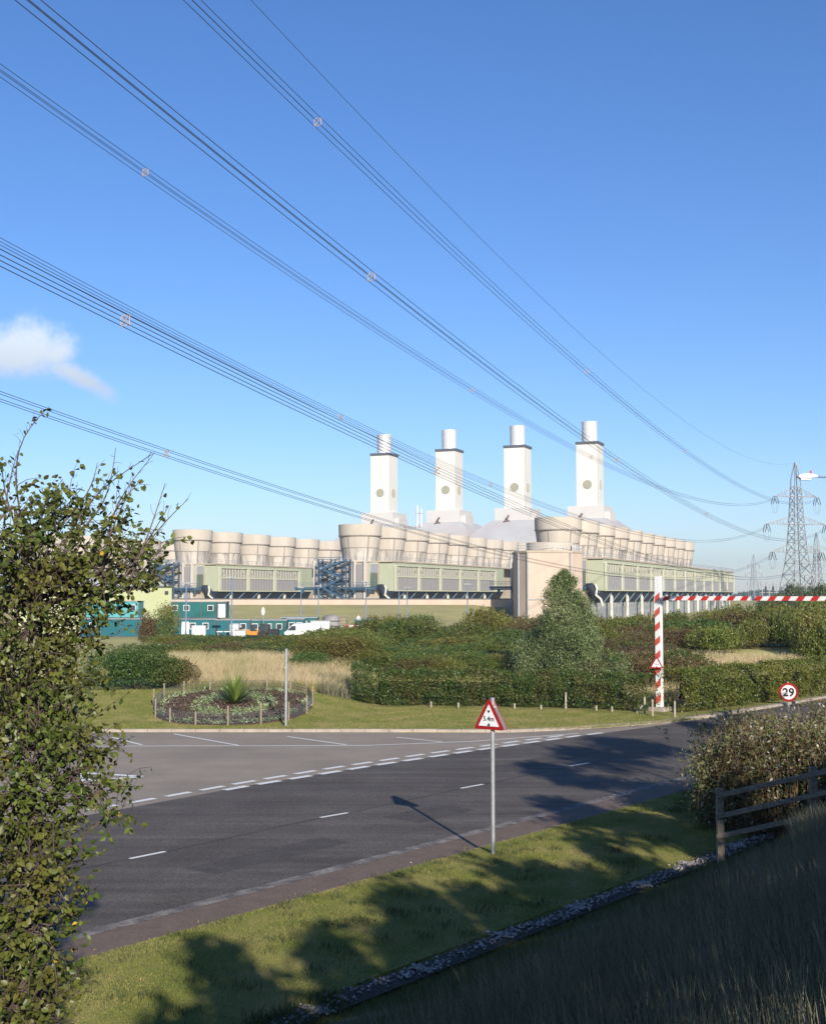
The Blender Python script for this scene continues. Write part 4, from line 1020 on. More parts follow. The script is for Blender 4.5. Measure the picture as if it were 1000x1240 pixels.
mb = MB(); mb.lathe([(.035, hz + .1), (.035, hz + .22), (.01, hz + .24)], (hx + .12, 0, 0), 8); mb.build('photocell', M['redtape'], hd)
# post and rail fence climbing the bank
t0 = Vector((6.5, 26.6)); dirf = Vector((1.72, -.42)).normalized() if False else Vector((1.75, -.55)).normalized()
fp = [t0 + dirf * (1.9 * k) for k in range(5)]
t = thing('rail_fence', 'weathered post and rail fence climbing the dark bank at the right', 'fence', (fp[0].x, fp[0].y, 0))
tops = []
for k, q in enumerate(fp):
    gz = float(ground_z(q.x, q.y)); zt = max(gz + 1.25, .0); 
    if k == 0: zt = at(867, 955, q.y).z
    if k == 1: zt = at(970, 929, q.y).z
    if k > 1: zt = tops[1] + (tops[1] - tops[0]) * (k - 1) * 1.0
    tops.append(zt)
    mb = MB(); l = Vector((q.x - fp[0].x, q.y - fp[0].y, 0))
    mb.box(l.x - .075, l.x + .075, l.y - .06, l.y + .06, gz - .3, zt)
    mb.build('post', M['wood'], t, bevel=.012)
for lv in (-.13, -.56, -.98):
    for k in range(len(fp) - 1):
        a = Vector((fp[k].x - fp[0].x, fp[k].y - fp[0].y - .085, tops[k] + lv)); b = Vector((fp[k + 1].x - fp[0].x, fp[k + 1].y - fp[0].y - .085, tops[k + 1] + lv))
        mb = MB(); d = (b - a) * .05; mb.bar(a - (d if k == 0 else d * 0), b + d * 0, .045, .10); mb.build('rail', M['wood'], t, bevel=.006)

#@@PLANTS
# ------------------------------------------------------------------ planting
def shrub_points(Rx, Ry, H, n, lumps=9, seed=0, base=.05, inner=.25):
    """points through the shells of several lobes forming a dome"""
    r = np.random.default_rng(seed); out = []
    cs = []
    for i in range(lumps):
        a = r.random() * 2 * PI; rad = math.sqrt(r.random()) * .72; zz = H * (.30 + .42 * (1 - rad ** 1.6) * (.6 + .6 * r.random()))
        cs.append((math.cos(a) * rad * Rx, math.sin(a) * rad * Ry, zz, (.30 + .22 * r.random())))
    per = n // lumps
    for (x, y, z, s) in cs:
        d = unit(r.normal(size=(per, 3))); rr = (1 - inner * r.random(per) ** 1.5)[:, None] * (1 + .10 * r.normal(size=(per, 1)))
        sc = np.array([Rx * s * 1.25, Ry * s * 1.25, max(H * s * .85, z * .55)])
        p = np.array([x, y, z]) + d * rr * sc
        out.append(p)
    P = np.concatenate(out); k = (P[:, 2] > base)
    P[~k, 2] = base + r.random((~k).sum()) * H * .3
    return P
def shrub(name, label, cat, loc, Rx, Ry, H, n, leaf, m, seed=0, group=None, lumps=9, stems=7, shoots=0, rz=0, aspect=.6):
    t = thing(name, label, cat, loc, rz, group)
    P = shrub_points(Rx, Ry, H, n, lumps, seed)
    if shoots:
        r = np.random.default_rng(seed + 5); S = []
        for k in range(shoots):
            a = r.random() * 2 * PI; rad = math.sqrt(r.random()) * .8; x, y = rad * Rx * math.cos(a), rad * Ry * math.sin(a); z = H * (.8 - .25 * rad ** 2)
            m_ = 26; h = r.uniform(.15, .4) * H; tt = r.random(m_)[:, None]
            S.append(np.array([x, y, z]) + np.concatenate([r.normal(size=(m_, 2)) * .06 * (1.3 - tt) * Rx * .5, tt * h], 1))
        P = np.concatenate([P] + S)
    V, F = leaf_quads(P, leaf, aspect); np_mesh('foliage', V, F, M[m], t)
    mb = MB(); r = random.Random(seed)
    for k in range(stems):
        a = r.random() * 2 * PI; s = r.uniform(.2, .7)
        mb.tube([(Rx * .15 * math.cos(a), Ry * .15 * math.sin(a), -.02), (Rx * s * .4 * math.cos(a), Ry * s * .4 * math.sin(a), H * .35), (Rx * s * math.cos(a), Ry * s * math.sin(a), H * .72)], [.012 * max(Rx, .8), .009 * max(Rx, .8), .004], 5, cap=False)
    mb.build('stem', M['twig'], t)
    return t
def gz1(x, y): return float(ground_z(x, y))
# clipped hedges along polylines
def hedge(label, line, width, height, n, leaf, m, group):
    pts = [Vector((x, y, 0)) for x, y in line]; L_ = [(b - a).length for a, b in zip(pts[:-1], pts[1:])]; tot = sum(L_)
    t = thing('clipped_hedge', label, 'hedge', (pts[0].x, pts[0].y, gz1(pts[0].x, pts[0].y)), 0, group); org = t.location.copy()
    s = RNG.random(n) * tot; cum = np.concatenate([[0], np.cumsum(L_)]); X_ = np.interp(s, cum, [p.x for p in pts]); Y_ = np.interp(s, cum, [p.y for p in pts])
    idx = np.clip(np.searchsorted(cum, s) - 1, 0, len(L_) - 1)
    D = np.array([tuple((b - a).normalized()) for a, b in zip(pts[:-1], pts[1:])])[idx]; Nn = np.stack([-D[:, 1], D[:, 0]], 1)
    f = RNG.random(n); wv = .09 * np.sin(s * 2.1) + .07 * np.sin(s * 5.3 + 1) + .05 * np.sin(s * 11.)
    # front face / top / back / inside
    h = height + .05 * np.sin(s * 1.3) + .04 * np.sin(s * 4.1)
    off = np.where(f < .5, -width / 2 + wv, np.where(f < .75, RNG.uniform(-width / 2, width / 2, n), np.where(f < .85, width / 2, RNG.uniform(-width / 2, width / 2, n))))
    zz = np.where(f < .5, RNG.random(n) ** .8 * h, np.where(f < .75, h + wv * .5, RNG.random(n) * h))
    zz = np.maximum(zz, .12 + .1 * RNG.random(n)); inset = np.where((f < .5) & (zz < .45), .22, 0)
    off = off + inset + RNG.normal(size=n) * .05 + .09 * np.sin(zz * 7 + s * 1.7) * (f < .5); zz = zz + RNG.normal(size=n) * .035 + np.where((f < .75) & (f > .5), RNG.exponential(.045, n), 0)
    rnd = np.where(zz > h - .25, (zz - (h - .25)) * .5, 0) * np.sign(-off); off = off + rnd
    gz = ground_z(X_ + Nn[:, 0] * off, Y_ + Nn[:, 1] * off)
    P = np.stack([X_ + Nn[:, 0] * off - org.x, Y_ + Nn[:, 1] * off - org.y, zz + gz - org.z], 1)
    V, F = leaf_quads(P, leaf, .7); np_mesh('foliage', V, F, M[m], t)
    mb = MB(); k = int(tot / .45)
    for i in range(k):
        u_ = (i + random.random()) / k * tot; x = float(np.interp(u_, cum, [p.x for p in pts])); y = float(np.interp(u_, cum, [p.y for p in pts])) - .1; g = gz1(x, y)
        mb.tube([(x - org.x, y - org.y, g - org.z - .1), (x - org.x + random.uniform(-.1, .1), y - org.y, g - org.z + height * .6)], [.03, .015], 5, cap=False)
    mb.build('stem', M['twig'], t)
    mb = MB()                                                # solid dark core, shade between the leaves put into its colour
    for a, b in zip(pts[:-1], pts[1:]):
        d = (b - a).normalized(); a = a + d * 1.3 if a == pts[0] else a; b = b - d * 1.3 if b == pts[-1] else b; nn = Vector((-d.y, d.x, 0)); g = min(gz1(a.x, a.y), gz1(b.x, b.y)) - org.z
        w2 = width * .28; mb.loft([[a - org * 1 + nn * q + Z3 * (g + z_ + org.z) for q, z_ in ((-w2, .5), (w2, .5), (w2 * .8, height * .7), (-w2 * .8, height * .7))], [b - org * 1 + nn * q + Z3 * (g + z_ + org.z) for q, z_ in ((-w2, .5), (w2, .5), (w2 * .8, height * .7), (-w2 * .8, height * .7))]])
    mb.build('inner_shade', M['hedge_core'], t)
    return t
M['hedge_core'] = mat('hedge_core', (.022, .020, .012), 1, (.035, .035, .018), 12)  # near-black tone painting the shade deep inside the hedges
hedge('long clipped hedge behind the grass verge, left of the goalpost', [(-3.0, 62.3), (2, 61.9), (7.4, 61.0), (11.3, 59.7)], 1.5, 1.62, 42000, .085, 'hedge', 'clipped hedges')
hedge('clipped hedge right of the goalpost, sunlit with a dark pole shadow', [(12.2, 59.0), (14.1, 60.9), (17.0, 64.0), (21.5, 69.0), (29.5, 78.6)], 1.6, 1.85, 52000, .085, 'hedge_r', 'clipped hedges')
# stakes and wire along the hedge
def stake(px, py, hpx, lean=0, lb=None, grp='stakes along the hedge'):
    b = G(px, py, .2); H = hpx / 1500 * b.y
    mb = MB(); mb.frame((-.04, -.04, -.25), (.08, 0, 0), (0, .08, 0), (lean * H, 0, H + .25)); o = mb.build('fence_stake', M['stake'], bevel=.008); o.location = (b.x, b.y, gz1(b.x, b.y))
    return tag(o, lb or 'pale wooden stake standing at the foot of the clipped hedge', 'stake', grp)
for px, py, h in ((500, 854.5, 19), (586, 856, 18), (685, 859, 20), (482, 853, 8), (522, 857, 7), (555, 857.5, 6), (623, 858.5, 6), (655, 859, 5), (722, 860, 6), (741, 861, 6)):
    if h > 10: stake(px, py, h, lb='taller pale stake in front of the clipped hedge left of the goalpost', grp='tall stakes along the hedge')
    else: stake(px, py, h, lb='short stub of a stake in the dark foot of the clipped hedge', grp='short stakes along the hedge')
stake(780.5, 863.5, 21, lb='pale stake immediately left of the goalpost'); stake(790, 865.5, 20, lb='second stake touching the left side of the goalpost'); stake(817, 866.5, 19, lb='pale stake immediately right of the goalpost')
stake(766, 862, 9, 1.3, lb='leaning brace at the foot of the hedge left of the goalpost'); stake(822, 861, 12, .7, lb='leaning brace right of the goalpost foot'); stake(441, 852, 14, .5, lb='leaning pale stake at the left end of the clipped hedge'); stake(437, 850, 13, 0, lb='upright pale stake at the left end of the clipped hedge')
t = thing('stock_fence', 'thin wire fence along the foot of the clipped hedge', 'fence', (0, 0, 0)); mb = MB()
for z in (.35, .65, .95):
    for a, b in (((441, 851), (500, 854.5)), ((500, 854.5), (586, 856)), ((586, 856), (685, 859)), ((685, 859), (780, 863.5)), ((817, 866.5), (886, 856))):
        A, B = G(*a, .2), G(*b, .2); A.z += z; B.z += z; mb.bar(A, B, .005)
mb.build('wire', M['wire'], t)

# scrub belt
vars_ = []
def scrub_at(px, py_top, Y_, R_, seed, m='scrub', **k):
    top = at(px, py_top, Y_); g = gz1(top.x, Y_) - .1; H = top.z - g
    return (top.x, Y_, g, R_, H, seed, m)
specs = []
r = random.Random(5)
for i in range(190):
    px = r.uniform(185, 1040); d = r.uniform(80 if px < 430 else 72, 110)
    if px > 835: d = r.uniform(87, 112)
    if px < 360: d = r.uniform(79, 108)
    ys = np.interp(px, [175, 350, 440, 480, 560, 640, 700, 800, 900, 1030], [776, 772, 753, 745, 738, 741, 748, 745, 733, 728]); yf = np.interp(px, [175, 350, 430, 500, 800, 870, 1030], [787, 788, 786, 798, 798, 772, 760])
    f = min(1, max(0, (110 - d) / 36)); specs.append((px, ys + (yf - ys) * f ** 1.1 + r.uniform(-6, 5) * (1 if f > .15 else .5), d, r.uniform(1.5, 3.0)))
for i in range(30):
    px = 442 + i * 13.2; specs.append((px + r.uniform(-5, 5), r.uniform(790, 801), r.uniform(68.5, 73.5), r.uniform(1.3, 2.1)))
protos = {}
for i, (px, pyt, d, R_) in enumerate(specs):
    q = r.random(); kind = 'scrub' if q < .64 else ('scrub_d' if q < .87 else 'scrub_r')
    if 760 < px < 800 and pyt > 750: kind = 'scrub_r'
    v = i % 3; key = (kind, v)
    lab = {'scrub': 'mid green shrub in the dense scrub belt behind the clipped hedges', 'scrub_d': 'dark green shrub in the dense scrub belt behind the clipped hedges', 'scrub_r': 'reddish brown shrub in the dense scrub belt behind the clipped hedges'}[kind]
    nm = {'scrub': 'green_shrub', 'scrub_d': 'dark_shrub', 'scrub_r': 'brown_shrub'}[kind]; grp = {'scrub': 'green shrubs of the scrub belt', 'scrub_d': 'dark shrubs of the scrub belt', 'scrub_r': 'brown shrubs of the scrub belt'}[kind]
    top = at(px, pyt, d); g = gz1(top.x, d) - .1; H = max(top.z - g, .8)
    if key not in protos: protos[key] = t = shrub(nm, lab, 'shrub', (0, 0, 0), 1, 1, 1, 4600, .058, kind, seed=20 + i, group=grp, lumps=10, stems=6, shoots=22)
    else: t = copy_tree(protos[key])
    t.location = (top.x, d, g); t.scale = (R_, R_, H / 1.0); t.rotation_euler.z = r.random() * 6.28
# front bushes with a place of their own
top = at(160, 783, 63); g = gz1(top.x, 63)
shrub('rounded_bush', 'dense bright green bush left of the flower bed', 'bush', (top.x, 63, g - .1), 2.5, 1.5, top.z - g + .1, 17000, .10, 'scrub_d', seed=3, lumps=12)
top = at(210, 796, 63.5); g = gz1(top.x, 63.5)
shrub('brown_bush', 'reddish brown bush between the green bush and the dry grass', 'bush', (top.x, 63.5, g - .1), 1.2, 1.1, top.z - g + .1, 7000, .09, 'scrub_r', seed=4)
top = at(408, 768, 72); g = gz1(top.x, 72)
shrub('spreading_bush', 'upright yellow green bush right of the dry grass', 'bush', (top.x, 72, g - .1), 2.9, 1.9, top.z - g + .1, 18000, .09, 'scrub', seed=8, lumps=12, shoots=30)
top = at(372, 790, 70); g = gz1(top.x, 70)
shrub('low_bush', 'low green bush at the right edge of the dry grass', 'bush', (top.x, 70, g - .1), 1.2, 1.1, top.z - g + .1, 6000, .09, 'scrub_d', seed=9)
for (px, pyt, d, R_, lb, m_) in ((205, 731, 135, 1.9, 'small round tree in front of the corner of the yellow green hall', 'scrub'), (182, 745, 135, 1.5, 'small brownish tree in front of the turquoise cabin', 'scrub_r')):
    top = at(px, pyt, d)
    shrub('small_tree', lb, 'tree', (top.x, d, 0), R_ * .9, R_ * .9, top.z, 5000, .16, m_, seed=int(px))
# silvery conical tree
base = Vector((at(683, 720, 66).x, 66, 0)); base.z = gz1(base.x, 66); topz = at(683, 690, 66).z
t = thing('silver_tree', 'silvery green conical tree standing in front of the beige pump house', 'tree', base)
H = topz - base.z; P = []
rg = np.random.default_rng(31)
for k in range(420):
    f = rg.random() ** .9; z = H * (.04 + .94 * f); a = rg.random() * 2 * PI
    rr = 3.0 * (1 - f) ** .8 * (.82 + .3 * math.sin(a * 2 + f * 9)) + .06; rr *= .7 + .5 * rg.random(); cr = .17 + .36 * (1 - f)
    c = np.array([rr * math.cos(a) * (1), rr * math.sin(a), z]); n_ = 190 if f < .6 else 110
    q = rg.normal(size=(n_, 3)) * np.array([cr, cr, cr * 1.1]) * .55; P.append(c + q)
c = np.array([1.05, 0, H * .70]); 
for k in range(64):                                        # second leader on the right
    f = rg.random(); P.append(np.array([1.15 + rg.normal() * .45 * (1.1 - f), rg.normal() * .4, H * (.30 + .42 * f)]) + rg.normal(size=(90, 3)) * .2)
V, F = leaf_quads(np.concatenate(P), .10, .42, up=.3); np_mesh('foliage', V, F, M['silver'], t)
mb = MB(); mb.tube([(0, 0, -.1), (.05, 0, H * .5), (0, 0, H * .97)], [.12, .07, .015], 8, cap=False); mb.tube([(.05, 0, H * .3), (.7, 0, H * .45), (1.0, 0, H * .7)], [.07, .04, .01], 6, cap=False); tr = mb.build('trunk', M['bark'], t)
mb = MB()
for k in range(40):
    f = k / 40; a = k * 2.4; z = H * (.1 + .8 * f); l_ = 1.9 * (1 - f); mb.tube([(0, 0, z), (l_ * math.cos(a), l_ * math.sin(a), z + .35 * l_)], [.03, .006], 4, cap=False)
mb.build('branch', M['bark'], t)
# dry grass
def region(poly, n, rng=RNG):
    xs = [p[0] for p in poly]; ys = [p[1] for p in poly]; out = []
    A = np.array(poly)
    while sum(len(o) for o in out) < n:
        q = np.stack([rng.uniform(min(xs), max(xs), n), rng.uniform(min(ys), max(ys), n)], 1); ins = np.zeros(n, bool); j = len(A) - 1
        for i in range(len(A)):
            c_ = ((A[i, 1] > q[:, 1]) != (A[j, 1] > q[:, 1])) & (q[:, 0] < (A[j, 0] - A[i, 0]) * (q[:, 1] - A[i, 1]) / (A[j, 1] - A[i, 1] + 1e-12) + A[i, 0]); ins ^= c_; j = i
        out.append(q[ins])
    return np.concatenate(out)[:n]
def grass(name, label, poly, n, h, w_, m, lean=.25, wind=(0, 0), clump=0, zf=ground_z, cat='grass'):
    q = region(poly, n)
    if clump: 
        c = region(poly, clump); q = c[RNG.integers(0, clump, n)] + RNG.normal(size=(n, 2)) * .16
    P = np.concatenate([q, np.asarray(zf(q[:, 0], q[:, 1]))[:, None] - .02], 1)
    V, F = blades(P, h, w_, lean, wind); return tag(np_mesh(name, V, F, M[m]), label, cat, kind='stuff')
grass('dry_grass', 'tall straw coloured grass behind the round flower bed', [(-11.9, 63.2), (-9, 62.6), (-3.4, 62.6), (-2.4, 66), (-4.5, 78), (-15.5, 78), (-12.5, 66)], 30000, .60, .016, 'drygrass', .42, (.12, 0), clump=700)
grass('dry_grass', 'strip of straw coloured grass between the right hedge and the scrub', [(10.2, 63), (14, 64.5), (22, 73), (34, 86), (38, 100), (26, 88), (16, 80), (8, 72)], 60000, .60, .022, 'drygrass', .3, (.1, 0))
grass('rough_grass', 'greenish rough grass in front of the left hedge end', [(-4.6, 61.4), (-1.5, 62.6), (-2.5, 67), (-5, 66)], 4000, .5, .022, 'longgrass', .3)
grass('rough_grass', 'green grass mixed into the front of the straw coloured patch', [(-11.6, 62.6), (-8, 62.0), (-4, 61.9), (-3.6, 63.6), (-7, 63.2), (-11.8, 64.5)], 5000, .38, .014, 'grassblade', .4)
A_ = [uv_n(-2, 11.35), uv_n(13.5, 11.35), uv_n(13.5, 12.15), uv_n(-2, 12.15)]
grass('gravel_edge_grass', 'tufts of dark grass creeping over the shaded gravel strip', [(p.x, p.y) for p in A_], 9000, .11, .012, 'bankgrass', .6, clump=260, zf=lambda x, y: np.full(np.shape(x), .05))
# near lawn turf
def lawnz(x, y):
    n_ = -.786 * x + .618 * y; return near_lawn_z(n_)
A_ = [uv_n(4, 11.86), uv_n(30, 11.86), uv_n(38, N_LAWN - .02), uv_n(4, N_LAWN - .02)]
grass('lawn_turf', 'short mown turf on the near lawn beside the road', [(p.x, p.y) for p in A_], 260000, .042, .010, 'grassblade', .6, (0, 0), zf=lawnz)
A_ = [(-16, 52), (-9, 51.8), (4, 51.8), (8, 52.6), (13, 56.3), (11, 58), (6, 59.3), (-2, 60.8), (-12.5, 62.3), (-18, 62)]
grass('verge_turf', 'short turf of the verge around the flower bed', [(p[0], p[1]) for p in A_], 90000, .05, .02, 'grassblade', .6, zf=zfar)
# bank: long grass in the shade
A_ = [uv_n(1, 5.6), uv_n(9, 6.6), uv_n(16, 7.4), uv_n(30, 8.8), uv_n(30, 1.5), uv_n(5.5, 1.5), uv_n(1.5, 4)]
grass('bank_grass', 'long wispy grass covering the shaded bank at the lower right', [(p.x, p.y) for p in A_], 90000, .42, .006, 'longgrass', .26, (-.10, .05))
A_ = [uv_n(19, 7.4), uv_n(24, 9.4), uv_n(34, 9.8), uv_n(34, 6), uv_n(18, 5)]
grass('fence_grass', 'tall dark grass around the foot of the rail fence', [(p.x, p.y) for p in A_], 30000, .55, .006, 'longgrass', .26, (-.1, .05))
A_ = [uv_n(-2, 11.62), uv_n(32, 11.62), uv_n(32, 5), uv_n(-2, 5)]
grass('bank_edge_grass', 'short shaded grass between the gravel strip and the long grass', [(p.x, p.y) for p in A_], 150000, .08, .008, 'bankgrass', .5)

# fallen leaves and weeds scattered on the verges
n = 620; uu = RNG.uniform(2, 34, n); nn = N_LAWN + .3 - RNG.exponential(1.5, n)
P = np.stack([.618 * uu - .786 * nn, .786 * uu + .618 * nn, np.where(nn > N_LAWN, .02, near_lawn_z(nn) + .03)], 1); P = P[nn > 12.2]
V, F = leaf_arrays(P, .036, .7, up=2.5); tag(np_mesh('fallen_leaves', V, F, M['litter']), 'small fallen leaves scattered over the near lawn and footway', 'leaves', kind='stuff')
n = 5200; c = region([(p.x, p.y) for p in (uv_n(4, 12.3), uv_n(30, 12.3), uv_n(36, N_LAWN - .2), uv_n(4, N_LAWN - .2))], 140); q = c[RNG.integers(0, 140, n)] + RNG.normal(size=(n, 2)) * .13
P = np.concatenate([q, (near_lawn_z(-.786 * q[:, 0] + .618 * q[:, 1]))[:, None]], 1); V, F = blades(P, .10, .012, .5)
tag(np_mesh('grass_tufts', V, F, M['bankgrass']), 'coarser darker tufts growing in the near lawn', 'grass', kind='stuff')

# flower bed
BC = G(284, 858, .5); fx0, fx1 = G(190, 862, .45), G(378, 862, .45); cy = 57.6; cx = (at(190, 720, cy).x + at(379, 720, cy).x) / 2; RB = (at(379, 720, cy).x - at(190, 720, cy).x) / 2
t = thing('flower_bed', 'round raised flower bed with rings of planting in the verge', 'flower bed', (cx, cy, 0))
def bedz(x, y): return zfar(x, y) + .10
RY = RB * 1.18
def ring_area(r0, r1, n):
    a = RNG.random(n) * 2 * PI; rr = np.sqrt(RNG.uniform(r0 ** 2, r1 ** 2, n)); x = cx + RB * rr * np.cos(a); y = cy + RY * rr * np.sin(a); return x, y
Vv = []; K = 40; rs = [0, .2, .4, .6, .8, .95, 1.04]
for r_ in rs:
    for k in range(K):
        x = cx + RB * r_ * math.cos(2 * PI * k / K); y = cy + RY * r_ * math.sin(2 * PI * k / K); z = float(zfar(x, y)) + (.07 if r_ < 1 else -.05); Vv.append((x - cx, y - cy, z))
F = np.array([[i * K + k, i * K + (k + 1) % K, (i + 1) * K + (k + 1) % K, (i + 1) * K + k] for i in range(len(rs) - 1) for k in range(K)])
np_mesh('soil', np.array(Vv), F, M['soil'], t, smooth=True)
for (r0, r1, n, h, m_, nm_) in ((.84, .97, 3000, .13, 'flower_w', 'outer_planting'), (.58, .80, 5200, .16, 'flower_p', 'purple_planting'), (.30, .54, 4200, .16, 'flower_w', 'silver_planting'), (.12, .26, 900, .12, 'flower_p', 'inner_planting')):
    nc = n // 22; a = RNG.random(nc) * 2 * PI; rr = np.sqrt(RNG.uniform(r0 ** 2, r1 ** 2, nc)); c = np.stack([RB * rr * np.cos(a), RY * rr * np.sin(a)], 1)
    q = c[RNG.integers(0, nc, n)] + RNG.normal(size=(n, 2)) * .085
    z = zfar(q[:, 0] + cx, q[:, 1] + cy) + .07 + np.abs(RNG.normal(size=n)) * h * .5
    V, F = leaf_quads(np.concatenate([q, z[:, None]], 1), .09, .6, up=.5); o = np_mesh(nm_, V, F, M[m_], t)
mb = MB(); zc = float(zfar(cx, cy)) + .07
Vs = []; Fs = []
for k in range(190):
    a = random.random() * 2 * PI; el = random.uniform(.35, 1.45); l_ = random.uniform(1.0, 1.8); wd = .036
    dx, dy = math.cos(a), math.sin(a); s = (-dy * wd, dx * wd); prev = None; b0 = len(Vs)
    for j in range(5):
        f = j / 4; hz_ = l_ * f * math.cos(el) + .18 * f * f; vz = l_ * f * math.sin(el) - .22 * f * f * math.cos(el); ww = (1 - f ** 2) * 1 + .02
        for q in (-1, 1): Vs.append((dx * hz_ + q * s[0] * ww, .2 + dy * hz_ + q * s[1] * ww, zc + vz))
    for j in range(4): Fs.append([b0 + 2 * j, b0 + 2 * j + 1, b0 + 2 * j + 3, b0 + 2 * j + 2])
o = np_mesh('spiky_plant', np.array(Vs), np.array(Fs), M['yucca'], None); o.location = (cx, cy, 0); tag(o, 'large spiky green plant in the middle of the flower bed', 'plant')
t = thing('bed_fence', 'low fence of thin stakes and dark netting around the flower bed', 'fence', (cx, cy, 0)); K = 16; ring = []
for k in range(K):
    a = 2 * PI * k / K + .1; x = RB * 1.0 * math.cos(a); y = RY * math.sin(a); z = float(zfar(cx + x, cy + y)); ring.append((x, y, z))
    mb = MB(); mb.box(x - .035, x + .035, y - .035, y + .035, z - .1, z + (.85 if x > 0 or abs(x) > RB * .8 else .62) * random.uniform(.9, 1.05)); mb.build('stake', M['wood'], t)
mb = MB()
for k in range(K):
    a, b = Vector(ring[k]), Vector(ring[(k + 1) % K])
    for z in (.12, .26, .40, .52): mb.bar(a + Z3 * z, b + Z3 * z, .014)
    for j in range(1, 12): p_ = a.lerp(b, j / 12); mb.bar(p_ + Z3 * .05, p_ + Z3 * .52, .012)
mb.build('netting', M['dark'], t)

# tall weeds behind the rail fence
def weeds(name, label, blobs, nper, leaf, mats, seed):
    rg = np.random.default_rng(seed); c0 = Vector(blobs[0][0]); t = thing(name, label, 'bush', (c0.x, c0.y, gz1(c0.x, c0.y)))
    P = [[] for _ in mats]; st = MB()
    for (c, rx, rz_) in blobs:
        for k in range(nper):                            # upright stems with leaves along them
            x, y = c[0] + rg.normal() * rx * .5, c[1] + rg.normal() * rx * .5; g = gz1(x, y); top = c[2] + rz_ * (.2 + .8 * rg.random()) * (1 - .25 * ((x - c[0]) ** 2 + (y - c[1]) ** 2) / rx ** 2); H = max(top - g, .5)
            lx, ly = rg.normal(size=2) * .16 * H
            q0 = Vector((x, y, g)) - t.location; q1 = Vector((x + lx * .3, y + ly * .3, g + H * .55)) - t.location; q2 = Vector((x + lx, y + ly, g + H)) - t.location
            st.tube([q0, q1, q2], [.007, .005, .002], 3, cap=False)
            m_ = rg.integers(16, 34); f = .12 + .88 * rg.random(m_) ** .8
            pts = np.array(q0)[None] * (1 - f[:, None]) + np.array(q2)[None] * f[:, None] + rg.normal(size=(m_, 3)) * .10
            kk = rg.choice(len(mats), p=[.86, .06, .08]) if len(mats) == 3 else 0
            P[kk].append(pts)
    names = ('foliage', 'seed_head', 'dry_leaf')
    for i, (m_, pp_) in enumerate(zip(mats, P)):
        if pp_:
            V, F = leaf_arrays(np.concatenate(pp_), leaf, .45, up=.3); np_mesh(names[i], V, F, M[m_], t)
    st.build('stem', M['stalk'], t); return t
bl = []
for (px, py, Y_, rx) in ((876, 915, 31, .5), (868, 928, 30.5, .4), (893, 885, 32, .7), (915, 872, 31.5, .9), (908, 905, 30, .7), (932, 888, 32, .9), (955, 898, 31.5, .8), (995, 884, 31, .8), (1020, 860, 30.5, 1.1), (940, 890, 30, .9), (975, 885, 29.5, 1.0), (1010, 890, 29, 1.1), (1060, 840, 31, 1.5)):
    bl.append((at(px, py, Y_), rx, .35))
weeds('weed_thicket', 'thicket of tall weeds and willowherb behind the rail fence', bl, 150, .085, ('weed', 'weed_w', 'stalk'), 77)

